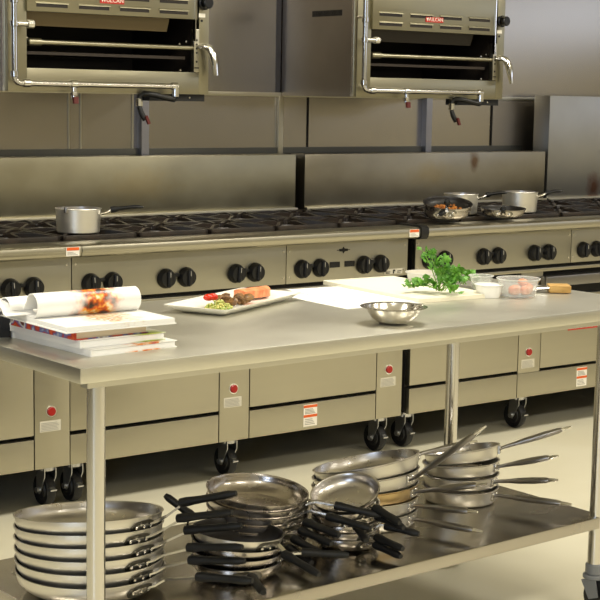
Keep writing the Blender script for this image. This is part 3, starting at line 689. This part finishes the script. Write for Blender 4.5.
# ---------------------------------------------------------------- cookware on the ranges
def saucepan(label, loc, Rm, h, az, hl=0.15, rise=0.03, lip=False, dark=False):
    t = thing('saucepan', label, 'saucepan', loc, R(az))
    b = B(); lathe(b, [(0, 0), (Rm*0.90, 0), (Rm*0.95, 0.004), (Rm*0.985, h*0.5), (Rm, h-0.003), (Rm+0.003, h-0.001), (Rm+0.002, h+0.001), (Rm-0.003, h), (Rm*0.985-0.004, h*0.5), (Rm*0.93-0.003, 0.006), (0, 0.005)], 48, mis=[0]*6+[1]*4)
    obj('body', b, [ALU, ALU_IN], t)
    b = B(); zc = h*0.78
    ring_path(b, [(Rm-0.001, 0, zc), (Rm+0.02, 0, zc+0.006), (Rm+0.045, 0, zc+0.018)], [0.012, 0.008, 0.006], [0.006, 0.005, 0.005], n=10)
    cyl(b, (Rm-0.004, -0.012, zc), (1, 0, 0), 0.005, 0.006, 8); cyl(b, (Rm-0.004, 0.012, zc), (1, 0, 0), 0.005, 0.006, 8)
    obj('handle_bracket', b, HSTEEL, t)
    b = B(); m = 8; pts = [(Rm+0.035+hl*k/m, 0, zc+0.014+rise*math.sin(min(1, k/m*1.2)*math.pi/2)) for k in range(m+1)]
    ring_path(b, pts, [0.012, 0.013, 0.010, 0.010, 0.011, 0.011, 0.011, 0.010, 0.005], [0.011, 0.011, 0.007, 0.007, 0.007, 0.007, 0.007, 0.006, 0.003], n=12)
    obj('grip', b, GRIP, t)
    return t
ZG = 0.961
sp = saucepan('dull aluminium saucepan with black handle, alone on the left burners', (0.110, 0.135, ZG), 0.079, 0.086, -34, 0.115, 0.012)
b = B(); ring_path(b, [(-0.035, -0.072, 0.074), (-0.035, -0.074, 0.084), (-0.035, -0.072, 0.094)], [0.008, 0.008, 0.007], 0.003, n=8)
for v in b.verts: pass
obj('pour_tab', b, HGREY, sp)
# right range
saucepan('steel saucepan behind the frying pan that holds browned food', (1.985, 0.175, ZG), 0.073, 0.088, -34, 0.09, 0.012)
saucepan('rightmost saucepan on the range, its black handle over the burner', (2.315, 0.15, ZG), 0.078, 0.090, -36, 0.075, 0.012)
fry_pan('frying pan nested under the one with browned food', (1.765, 0.025, ZG+0.040), -140, Rm=0.099, h=0.040, tilt=3, tdir=60, strap=0.015, grip=0.08, rise=0.0, inside=NONSTICK, outside=ALU_D)
p1 = fry_pan('black-lined frying pan filled with browned food at the front of range', (1.765, 0.02, ZG+0.066), -134, Rm=0.102, h=0.038, tilt=12, tdir=60, strap=0.015, grip=0.085, rise=0.035, inside=NONSTICK, outside=ALU_D)
fry_pan('empty black-lined frying pan left of the rightmost saucepan', (2.065, 0.00, ZG+0.036), -134, Rm=0.096, h=0.036, tilt=3, tdir=60, strap=0.015, grip=0.085, rise=0.01, inside=NONSTICK, outside=ALU_D)
FOOD = mat('browned_food', rgb(196, 124, 52), 0.4, col2=rgb(120, 66, 24), scale=(60, 60, 60))
b = B(); random.seed(3)
for k in range(46):
    a = random.uniform(0, 6.283); r = 0.055*math.sqrt(random.random()); s = random.uniform(0.005, 0.010)
    tt = bmesh.new(); bmesh.ops.create_icosphere(tt, subdivisions=1, radius=s); merge(b, tt, 0, Matrix.Translation((1.768+r*math.cos(a), 0.026+r*math.sin(a), ZG+0.042+0.213*(r*math.sin(a)*0.87+r*math.cos(a)*0.5)+0.004*random.random())) @ Matrix.Diagonal((1, 1, 0.6, 1)))
fd = tag(obj('browned_food', b, FOOD), 'golden browned diced food inside the front frying pan', 'food'); fd['kind'] = 'stuff'

STOVE = set(o.name for o in bpy.data.objects)-AFTER_SHELF
# ---------------------------------------------------------------- things on the table
def prism(bm, pts, z0, z1, mi=0, M=None):
    tt = bmesh.new(); va = [tt.verts.new((x, y, z0)) for x, y in pts]; vb = [tt.verts.new((x, y, z1)) for x, y in pts]
    tt.faces.new(va[::-1]); tt.faces.new(vb)
    for i in range(len(pts)): j = (i+1) % len(pts); tt.faces.new([va[i], va[j], vb[j], vb[i]])
    merge(bm, tt, mi, M)
def picture(name, base, cols, centre, stretch, rad, scale=30):
    """printed picture: noise-broken colour patch at an object-space place on white paper"""
    m = bpy.data.materials.new(name); m.use_nodes = True; nt = m.node_tree; b = nt.nodes['Principled BSDF']; b.inputs['Roughness'].default_value = 0.35
    tc = nt.nodes.new('ShaderNodeTexCoord'); sub = nt.nodes.new('ShaderNodeVectorMath'); sub.operation = 'SUBTRACT'; sub.inputs[1].default_value = centre
    mul = nt.nodes.new('ShaderNodeVectorMath'); mul.operation = 'MULTIPLY'; mul.inputs[1].default_value = stretch
    ln = nt.nodes.new('ShaderNodeVectorMath'); ln.operation = 'LENGTH'
    nz = nt.nodes.new('ShaderNodeTexNoise'); nz.inputs['Scale'].default_value = scale; nz.inputs['Detail'].default_value = 3
    ad = nt.nodes.new('ShaderNodeMath'); ad.operation = 'MULTIPLY_ADD'; ad.inputs[1].default_value = rad*1.2
    mr = nt.nodes.new('ShaderNodeMapRange'); mr.inputs[1].default_value = rad*1.1; mr.inputs[2].default_value = rad*1.7; mr.inputs[3].default_value = 1; mr.inputs[4].default_value = 0
    nz2 = nt.nodes.new('ShaderNodeTexNoise'); nz2.inputs['Scale'].default_value = scale*1.6
    cr = nt.nodes.new('ShaderNodeValToRGB'); els = cr.color_ramp.elements
    els[0].position = 0.33; els[0].color = cols[0]; els[1].position = 0.67; els[1].color = cols[-1]
    for i, c in enumerate(cols[1:-1]): e = els.new(0.33+0.34*(i+1)/(len(cols)-1)); e.color = c
    mx = nt.nodes.new('ShaderNodeMix'); mx.data_type = 'RGBA'; mx.inputs[6].default_value = base
    nt.links.new(tc.outputs['Object'], sub.inputs[0]); nt.links.new(sub.outputs[0], mul.inputs[0]); nt.links.new(mul.outputs[0], ln.inputs[0])
    nt.links.new(tc.outputs['Object'], nz.inputs['Vector']); nt.links.new(tc.outputs['Object'], nz2.inputs['Vector'])
    nt.links.new(nz.outputs[0], ad.inputs[0]); nt.links.new(ln.outputs['Value'], ad.inputs[2]); nt.links.new(ad.outputs[0], mr.inputs[0]); nt.links.new(mr.outputs[0], mx.inputs[0])
    nt.links.new(nz2.outputs[0], cr.inputs[0]); nt.links.new(cr.outputs[0], mx.inputs[7]); nt.links.new(mx.outputs[2], b.inputs['Base Color'])
    return m
WH = rgb(238, 236, 230)
def book(label, x0, y0, w, d, z, h, rz, cover, pages=PAPER, spine='front', ov=0.003, extra=None):
    t = thing('cookbook', label, 'book', (x0, y0, z), R(rz), 'cookbooks stacked on the left end of the table')
    b = B(); box(b, 0.0, w, 0.0, d, 0, 0.0022, bev=0.0006); box(b, 0.0, w, 0.0, d, h-0.0022, h, bev=0.0006)
    if spine == 'left': box(b, -0.002, 0.0025, 0, d, 0, h, bev=0.0008)
    obj('cover', b, cover, t)
    b = B(); box(b, 0.003 if spine == 'left' else 0.004, w-0.004, 0.004, d-0.004, 0.0023, h-0.0023); obj('pages', b, pages, t)
    return t
COV1 = picture('printed_cover_white', WH, [rgb(196, 58, 36), rgb(232, 150, 60), WH, rgb(222, 216, 205)], (0.16, 0.0, 0.01), (1, 0.4, 1), 0.06, 26)
COV2 = picture('printed_cover_green', WH, [rgb(122, 150, 40), rgb(160, 178, 50), rgb(200, 210, 90)], (0.19, 0.0, 0.02), (1, 1, 1), 0.055, 9)
COV3 = mat('mottled_cover', rgb(186, 60, 40), 0.4, col2=rgb(72, 48, 50), scale=(16, 16, 16))
COV3b = picture('patchwork_spine', rgb(120, 48, 34), [rgb(100, 130, 60), rgb(216, 84, 36), rgb(180, 52, 34), rgb(90, 110, 170), rgb(226, 224, 220), rgb(96, 34, 26)], (0, 0.18, 0.01), (0.0, 0.3, 0.0), 0.3, 13)
PGS = mat('cream_page_edges', rgb(226, 208, 178), 0.7)
zt = TZ
book('widest white cookbook at the bottom of the book stack', -0.775, -1.540, 0.246, 0.42, zt, 0.017, 4, COV1, PAPER, 'left')
book('white cookbook with green on its cover, second from the bottom', -0.790, -1.517, 0.240, 0.36, zt+0.0175, 0.019, 3, COV2, PAPER, 'left')
book('thick cookbook with a red and patchwork spine in the book stack', -0.800, -1.512, 0.205, 0.29, zt+0.037, 0.021, 4, COV3b, PGS, 'left')
# open magazine-like book on top, with curled pages
ob = thing('open_cookbook', 'open cookbook on top of the stack with its pages rolling over', 'book', (-0.838, -1.535, zt+0.0585), R(0.5), 'cookbooks stacked on the left end of the table')
b = B(); box(b, 0, 0.300, 0, 0.33, 0, 0.003, bev=0.0008); obj('cover', b, PAPER, ob)
PAGE1 = picture('printed_page', WH, [rgb(196, 176, 140), rgb(226, 206, 176), rgb(176, 120, 70), WH], (0.17, 0.10, 0.014), (1, 0.8, 1), 0.075, 30)
b = B(); box(b, 0.004, 0.297, 0.003, 0.30, 0.0031, 0.0145, bev=0.001)
obj('pages', b, PAGE1, ob)
PAGE2 = picture('printed_page_food', WH, [rgb(40, 26, 18), rgb(120, 60, 24), rgb(206, 92, 24), rgb(234, 168, 60), rgb(240, 226, 180)], (0.165, 0.165, 0.05), (0.8, 0.5, 0.5), 0.052, 26)
def sheet(prof, x0, x1, th, mi=0):
    b = B(); m = len(prof); nx = 6
    P = [Vector((0, y, z)) for y, z in prof]; inner = []
    for k in range(m):
        d = (P[min(k+1, m-1)]-P[max(k-1, 0)]).normalized(); nrm = Vector((0, -d.z, d.y)); inner.append(P[k]+nrm*th)
    for q in (0, 1):
        pass
    g = [[[b.verts.new((x0+(x1-x0)*i/nx, p.y, p.z)) for p in L] for i in range(nx+1)] for L in (P, inner)]
    for s in (0, 1):
        for i in range(nx):
            for k in range(m-1): b.faces.new([g[s][i][k], g[s][i+1][k], g[s][i+1][k+1], g[s][i][k+1]]).smooth = True
    for i in (0, nx):
        for k in range(m-1): b.faces.new([g[0][i][k], g[0][i][k+1], g[1][i][k+1], g[1][i][k]])
    for k in (0, m-1):
        for i in range(nx): b.faces.new([g[0][i][k], g[0][i+1][k], g[1][i+1][k], g[1][i][k]])
    return b
cy, cz, rr = 0.172, 0.0435, 0.0275
prof = [(cy+rr*math.cos(a), cz+rr*math.sin(a)) for a in [R(v) for v in range(-60, -301, -15)]]
prof = [(0.30, 0.016), (0.26, 0.017), (0.225, 0.018)]+[(cy+rr*math.cos(R(v)), cz+rr*math.sin(R(v))) for v in range(-75, -346, -15)]
prof += [(cy+rr+0.006, cz+0.0), (cy+rr+0.014, cz-0.014)]
obj('rolled_pages', sheet(prof, 0.004, 0.288, 0.0025), PAGE2, ob, 'rolled page printed with an orange food photograph')
cy2 = 0.245
prof = [(cy+rr+0.016, 0.030)]+[(cy2+0.030*math.cos(R(v)), 0.030+0.026*math.sin(R(v))) for v in range(165, 0, -15)]+[(cy2+0.045, 0.022)]
obj('arched_pages', sheet(prof, -0.03, 0.06, 0.002), PAPER, ob)
prof = [(0.20, 0.018)]+[(0.275+0.060*math.cos(R(v)), 0.018+0.030*math.sin(R(v))) for v in range(170, 10, -16)]+[(0.34, 0.010)]
obj('arched_pages', sheet(prof, -0.05, 0.03, 0.002), PAPER, ob)
# dark thing behind the books
t = thing('black_cloth_pouch', 'black pouch half hidden at the left behind the books', 'pouch', (-0.845, -1.115, zt), R(60))
b = B(); tt = bmesh.new(); bmesh.ops.create_cube(tt, size=1); bmesh.ops.subdivide_edges(tt, edges=tt.edges[:], cuts=3, use_grid_fill=True)
for v in tt.verts: v.co = Vector((v.co.x*0.10*(1-0.2*abs(v.co.z)), v.co.y*0.14, (v.co.z+0.5)*0.062*(1-0.5*(v.co.y**2*2))))
for f in tt.faces: f.smooth = True
merge(b, tt, 0); obj('pouch_body', b, mat('black_cloth', rgb(20, 20, 22), 0.8), t)
b = B(); ring_path(b, [(-0.04, -0.06, 0.045), (-0.02, -0.02, 0.060), (0.02, 0.02, 0.060), (0.04, 0.06, 0.045)], 0.006, 0.003, n=8); obj('strap', b, BLACK, t)

# platter with salad, mushrooms and salmon
pc = (-0.004, -1.005); pa = 26
pl = thing('serving_platter', 'rectangular white china platter on the table beside the books', 'plate', (*pc, zt), R(pa))
def rrect(w, d, r, m=5):
    pts = []
    for cx, cy, a0 in ((w-r, d-r, 0), (-(w-r), d-r, 90), (-(w-r), -(d-r), 180), (w-r, -(d-r), 270)):
        for k in range(m+1): a = R(a0+90*k/m); pts.append((cx+r*math.cos(a), cy+r*math.sin(a)))
    return pts
b = B(); lv = [(0.185, 0.068, 0.0), (0.190, 0.072, 0.003), (0.228, 0.102, 0.020), (0.230, 0.104, 0.023), (0.226, 0.100, 0.023), (0.186, 0.068, 0.008), (0.17, 0.055, 0.007)]
rings = [[b.verts.new((x, y, z)) for x, y in rrect(w, d, 0.012)] for w, d, z in lv]
for k in range(len(lv)-1):
    for i in range(len(rings[0])): j = (i+1) % len(rings[0]); b.faces.new([rings[k][i], rings[k][j], rings[k+1][j], rings[k+1][i]])
b.faces.new(rings[0][::-1]); b.faces.new(rings[-1])
obj('platter', b, CHINA, pl)
def blob(bm, loc, s, seed, sub=2, amp=0.15, rz=0):
    rnd = random.Random(seed); tt = bmesh.new(); bmesh.ops.create_icosphere(tt, subdivisions=sub, radius=1)
    ph = [rnd.uniform(0, 6) for _ in range(6)]
    for v in tt.verts:
        c = v.co.copy(); k = 1+amp*(math.sin(3*c.x+ph[0])+math.sin(4*c.y+ph[1])+math.sin(5*c.z+ph[2]))/1.6; v.co = Vector((c.x*s[0]*k, c.y*s[1]*k, c.z*s[2]*k))
    for f in tt.faces: f.smooth = True
    merge(bm, tt, 0, Matrix.Translation(loc) @ Matrix.Rotation(rz, 4, 'Z'))
def on_platter(lx, ly, z): a = R(pa); return (pc[0]+lx*math.cos(a)-ly*math.sin(a), pc[1]+lx*math.sin(a)+ly*math.cos(a), zt+z)
SALMON = mat('cooked_salmon', rgb(222, 116, 72), 0.4, col2=rgb(240, 160, 110), scale=(90, 20, 40))
b = B(); tt = bmesh.new(); bmesh.ops.create_cube(tt, size=1); bmesh.ops.subdivide_edges(tt, edges=tt.edges[:], cuts=5, use_grid_fill=True)
for v in tt.verts:
    c = v.co.copy(); e = 1-0.45*max(0, abs(c.x)*2-0.55); v.co = Vector((c.x*0.125*(1-0.2*c.y*c.y*4*0.6), c.y*0.058*e, (c.z*0.032*(1-0.35*(c.y*2)**2)*(1+0.12*math.sin(c.x*18)))))
for f in tt.faces: f.smooth = True
merge(b, tt); tag(obj('salmon_fillet', b, SALMON, loc=on_platter(0.118, 0.008, 0.025), rot=(0, 0, R(12))), 'pink cooked salmon fillet at the right end of the white platter', 'fish')
MUSH = mat('browned_mushroom', rgb(150, 110, 60), 0.45, col2=rgb(86, 58, 30), scale=(50, 50, 50))
for k, (lx, ly, s) in enumerate([(-0.045, 0.002, .019), (-0.020, -0.022, .018), (-0.008, 0.022, .020), (0.012, -0.008, .019), (-0.032, 0.030, .017), (0.030, -0.03, .018), (0.004, -0.038, .016), (-0.050, -0.028, .016)]):
    b = B(); q = on_platter(lx, ly, 0.0)
    tt = bmesh.new(); lathe(tt, [(0, s*1.3), (s*0.6, s*1.2), (s, s*0.75), (s*0.95, s*0.5), (s*0.4, s*0.45), (s*0.3, 0), (0, 0)], 14); merge(b, tt, 0)
    tag(obj('mushroom', b, MUSH, loc=(q[0], q[1], zt+0.012), rot=(R(random.uniform(-40, 40)), R(random.uniform(-40, 40)), k)), 'small browned mushroom in the heap at the middle of the white platter', 'mushroom', 'mushrooms on the platter')
TOM = mat('tomato_red', rgb(206, 48, 26), 0.25)
for k, (lx, ly, lab) in enumerate([(-0.100, 0.030, 'left red tomato piece on the pale salad'), (-0.082, 0.026, 'right red tomato piece on the pale salad, next to the mushrooms')]):
    b = B(); blob(b, (0, 0, 0), (0.016, 0.014, 0.011), k, amp=0.05); q = on_platter(lx, ly, 0.034); tag(obj('tomato_piece', b, TOM, loc=q), lab, 'tomato')
GRAIN = mat('pale_grain_salad', rgb(222, 206, 120), 0.5, col2=rgb(120, 150, 60), scale=(120, 120, 120))
b = B(); rnd = random.Random(4)
for k in range(170):
    a = rnd.uniform(0, 6.283); r = math.sqrt(rnd.random()); lx = -0.115+0.048*r*math.cos(a); ly = -0.012+0.036*r*math.sin(a)
    q = on_platter(lx, ly, 0.008+0.022*(1-r*r)*rnd.random()); s = rnd.uniform(0.003, 0.005)
    tt = bmesh.new(); bmesh.ops.create_icosphere(tt, subdivisions=1, radius=s); merge(b, tt, 0, Matrix.Translation(q))
gs = tag(obj('grain_salad', b, GRAIN), 'pale yellow and green salad heaped at the left of the platter', 'salad'); gs['kind'] = 'stuff'

# papers and cutting boards
for k, (x, y, w, d, rz, z, lab) in enumerate([(0.235, -1.225, 0.28, 0.40, -2, 0.0006, 'loose white paper sheet lying nearest the platter'), (0.30, -1.195, 0.24, 0.40, -5, 0.0022, 'upper white paper sheet slipped under the cutting board edge')]):
    b = B(); box(b, 0, w, 0, d, 0, 0.0012); tag(obj('paper_sheet', b, PAPER, loc=(x, y, zt+z), rot=(0, 0, R(rz))), lab, 'paper')
t = thing('cutting_board', 'large cream-white plastic cutting board under the parsley', 'cutting board', (0.505, -1.235, zt+0.0005), R(-3))
b = B(); prism(b, rrect(0.145, 0.255, 0.012), 0, 0.0125, 0, Matrix.Translation((0.145, 0.255, 0))); obj('board', b, POLY, t)
b = B()
for y0_, y1_ in ((0.015, 0.018), (0.492, 0.495)): box(b, 0.015, 0.275, y0_, y1_, 0.0126, 0.0131)
obj('juice_groove', b, mat('groove_shade_plastic', rgb(214, 206, 182), 0.5), t)
zb_ = zt+0.0138
# deli tub behind parsley
def tub(name, label, loc, r0, r1, h, m, fill=None, fm=None, cat='tub', lid=True):
    t = thing(name, label, cat, loc)
    b = B(); lathe(b, [(0, 0), (r0, 0), (r0+0.001, 0.002), (r1, h-0.004), (r1+0.004, h-0.003), (r1+0.004, h), (r1, h), (r0-0.001, 0.003), (0, 0.002)], 40); obj('cup', b, m, t)
    b = B(); ring_path(b, [((r1+0.0035)*math.cos(2*math.pi*i/36), (r1+0.0035)*math.sin(2*math.pi*i/36), h-0.001) for i in range(37)], 0.0016, n=6, caps=False); obj('rim', b, MILKY, t)
    return t
tub('deli_tub', 'milky plastic tub of yellow food behind the parsley', (0.835, -0.885, zt+0.0002), 0.050, 0.058, 0.040, MILKY)
b = B(); lathe(b, [(0, 0), (0.047, 0), (0.0485, 0.012), (0, 0.016)], 24); tag(obj('yellow_filling', b, mat('yellow_food', rgb(232, 186, 90), 0.5), loc=(0.835, -0.885, zt+0.003)), 'yellow food filling the milky tub behind the parsley', 'food')
tub('portion_cup', 'small clear cup of chopped herbs behind the white cup', (0.900, -1.085, zt+0.0002), 0.027, 0.036, 0.046, CLEAR)
b = B(); lathe(b, [(0, 0), (0.022, 0), (0.026, 0.014), (0.012, 0.018), (0, 0.017)], 20); tag(obj('chopped_herbs', b, mat('chopped_herb_green', rgb(110, 130, 70), 0.6, col2=rgb(190, 196, 150), scale=(150, 150, 150)), loc=(0.900, -1.085, zt+0.0035)), 'chopped green herbs in the small clear cup', 'herbs')
tub('portion_cup', 'small white-filled portion cup at the front beside the round tub', (0.792, -1.232, zt+0.0002), 0.034, 0.041, 0.040, WHITE_P)
b = B(); lathe(b, [(0, 0), (0.031, 0), (0.0365, 0.034), (0, 0.036)], 24); tag(obj('white_filling', b, mat('white_cream', rgb(238, 234, 226), 0.5), loc=(0.792, -1.232, zt+0.0035)), 'white cream filling the front portion cup', 'cream')
tub('round_tub', 'round clear plastic tub holding pink-orange chunks', (0.890, -1.262, zt+0.0002), 0.052, 0.064, 0.056, CLEAR)
CHUNK = mat('pink_orange_chunk', rgb(232, 158, 118), 0.4, col2=rgb(214, 110, 66), scale=(30, 30, 30))
rnd = random.Random(9)
for k, (dx, dy, dz, rad, lab) in enumerate([(-0.030, -0.012, 0.019, 0.020, 'pink chunk at the left in the round clear tub'), (0.002, -0.028, 0.017, 0.018, 'pink chunk at the front in the round clear tub'),
                              (0.031, -0.010, 0.020, 0.020, 'orange chunk at the right in the round clear tub'), (0.000, 0.014, 0.018, 0.017, 'orange chunk at the back in the round clear tub'),
                              (0.012, -0.008, 0.040, 0.016, 'pink-orange chunk lying uppermost in the round clear tub')]):
    b = B(); blob(b, (0, 0, 0), (rad, rad*0.9, rad*0.85), k+20, amp=0.1); tag(obj('food_chunk', b, CHUNK, loc=(0.890+dx, -1.262+dy, zt+dz+0.003)), lab, 'food')
# pastry brush
t = thing('pastry_brush', 'flat brush with pale wooden end and metal band, right of tub', 'brush', (1.025, -1.225, zt), R(-38))
b = B(); ring_path(b, [(-0.02, 0, 0.010), (0.0, 0, 0.012), (0.025, 0, 0.014)], [0.016, 0.020, 0.024], 0.007, n=12); obj('metal_band', b, CHROME, t, 'bright metal band')
b = B(); box(b, 0.025, 0.095, -0.034, 0.034, 0.0015, 0.025, bev=0.005); obj('brush_head', b, mat('pale_tan_bristle', rgb(184, 148, 86), 0.6, col2=rgb(160, 122, 62), scale=(20, 200, 40)), t)

# mixing bowl with shiny whisk remains
bw = thing('mixing_bowl', 'small polished steel bowl near the front edge of the table', 'bowl', (0.178, -1.498, zt))
b = B(); rbw = 0.083
prof = [(0, 0), (0.034, 0), (0.044, 0.004), (0.060, 0.016), (0.070, 0.030), (0.074, 0.042), (0.088, 0.044), (0.092, 0.0465), (0.088, 0.0475), (0.0735, 0.0455), (0.068, 0.031), (0.058, 0.018), (0.042, 0.006), (0, 0.003)]
lathe(b, prof, 56); obj('bowl', b, mat('polished_bowl_steel', (0.66, 0.63, 0.57, 1), 0.2, 1.0), bw)
t = thing('steel_spoon', 'steel spoon lying across the inside of the small bowl', 'spoon', (0.178, -1.498, zt), R(-40))
b = B(); ring_path(b, [(-0.045, 0, 0.022), (-0.02, 0, 0.020), (0.0, 0, 0.026), (0.04, 0, 0.042), (0.078, 0.0, 0.0535)], [0.008, 0.016, 0.007, 0.005, 0.006], [0.002, 0.003, 0.002, 0.002, 0.002], n=10); obj('spoon', b, CHROME, t)

# parsley: stems with lobed leaves
LEAF = mat('parsley_leaf', rgb(58, 112, 24), 0.5, col2=rgb(102, 158, 48), scale=(40, 40, 40))
STEM = mat('parsley_stem', rgb(120, 164, 60), 0.5)
def leaf(bm, p, d, nrm, s, rnd):
    d = d.normalized(); sd = d.cross(nrm).normalized(); nn = sd.cross(d).normalized()
    out = [(0, 0), (0.22, 0.10), (0.30, 0.38), (0.55, 0.30), (0.50, 0.60), (0.36, 0.62), (0.62, 0.80), (0.30, 0.88), (0.0, 1.12)]
    left = [(-x, y) for x, y in out[1:-1]][::-1]
    pts = out+left
    cen = bm.verts.new(p+d*s*0.55+nn*s*0.12); vs = []
    for x, y in pts: vs.append(bm.verts.new(p+sd*x*s+d*y*s+nn*s*(-0.22*abs(x)+0.06*rnd.uniform(-1, 1))))
    for i in range(len(vs)): bm.faces.new([cen, vs[i], vs[(i+1) % len(vs)]]).smooth = True
def parsley(label, base, sprigs, seed, name='parsley_bunch'):
    rnd = random.Random(seed); t = thing(name, label, 'herbs', base)
    bs, bl = B(), B()
    for (tip, nl, s) in sprigs:
        tip = Vector(tip); st = Vector((rnd.uniform(-0.01, 0.01), rnd.uniform(-0.01, 0.01), 0.006)); m = 6
        pts = [st.lerp(tip, k/m)+Vector((0, 0, 0.012*math.sin(math.pi*k/m))) for k in range(m+1)]
        ring_path(bs, pts, [0.0016]*m+[0.0008], n=6)
        for k in range(nl):
            u = 0.35+0.65*(k+1)/nl; q = st.lerp(tip, u)+Vector((0, 0, 0.012*math.sin(math.pi*u)))
            d = Vector((rnd.uniform(-1, 1), rnd.uniform(-1, 1), rnd.uniform(-0.15, 0.7)))+(tip-st).normalized()*0.6
            nr = Vector((rnd.uniform(-0.6, 0.2), rnd.uniform(-1.0, 0.1), rnd.uniform(0.4, 1))).normalized()
            q2 = q+d.normalized()*0.008; ring_path(bs, [q, q2], 0.0008, n=5)
            leaf(bl, q2, d, nr, s*rnd.uniform(0.8, 1.2), rnd)
    obj('stems', bs, STEM, t); obj('leaves', bl, LEAF, t)
    me = t.children if False else None
    return t
# horizontal image-right direction at this place is about (0.8,-0.6)
ir = Vector((0.80, -0.60, 0)); iz = Vector((0, 0, 1)); ib = Vector((0.6, 0.8, 0))
def P(a, b_, c): return tuple(ir*a+ib*b_+iz*c)
sprigs = [(P(-0.10, 0, 0.012), 6, 0.026), (P(-0.07, 0.03, 0.02), 6, 0.026), (P(-0.03, -0.04, 0.02), 6, 0.028), (P(0.03, -0.05, 0.015), 6, 0.030), (P(0.05, 0.0, 0.04), 6, 0.030),
          (P(-0.03, 0.02, 0.11), 6, 0.028), (P(-0.055, 0.02, 0.125), 4, 0.024), (P(0.02, 0.0, 0.085), 5, 0.028), (P(0.055, 0.0, 0.07), 5, 0.028), (P(0.035, -0.09, 0.012), 5, 0.026), (P(-0.05, -0.03, 0.035), 6, 0.026), (P(0.0, 0.0, 0.06), 6, 0.028), (P(0.02, -0.02, 0.03), 6, 0.030), (P(-0.10, -0.02, 0.02), 7, 0.02), (P(0.05, -0.03, 0.04), 7, 0.02), (P(0.01, 0.02, 0.10), 5, 0.018), (P(0.06, 0.01, 0.055), 6, 0.018)]
sprigs = [(a, c_+3, d_*0.74) for a, c_, d_ in sprigs]
parsley('leafy green parsley bunch standing up on the cutting board', (0.658, -1.158, zb_), sprigs, 5)
parsley('small green herb sprig lying behind the board corner beside the clear cup', (0.905, -1.000, zt+0.001), [(P(0.02, 0, 0.02), 6, 0.024), (P(-0.015, 0, 0.015), 5, 0.022), (P(0.01, 0, 0.03), 5, 0.022), (P(0.03, 0.0, 0.012), 4, 0.022)], 8, 'herb_sprig')

# table and its load scaled down about the camera position, wheels on the floor
S = Matrix(((0.93, 0, 0, -0.17237), (0, 0.93, 0, -0.31915), (0, 0, 0.93, 0.10140), (0, 0, 0, 1)))
bpy.context.view_layer.update()
for o in list(bpy.data.objects):
    if o.name in BEFORE or o.name in STOVE or o.parent: continue
    o.matrix_world = S @ o.matrix_world
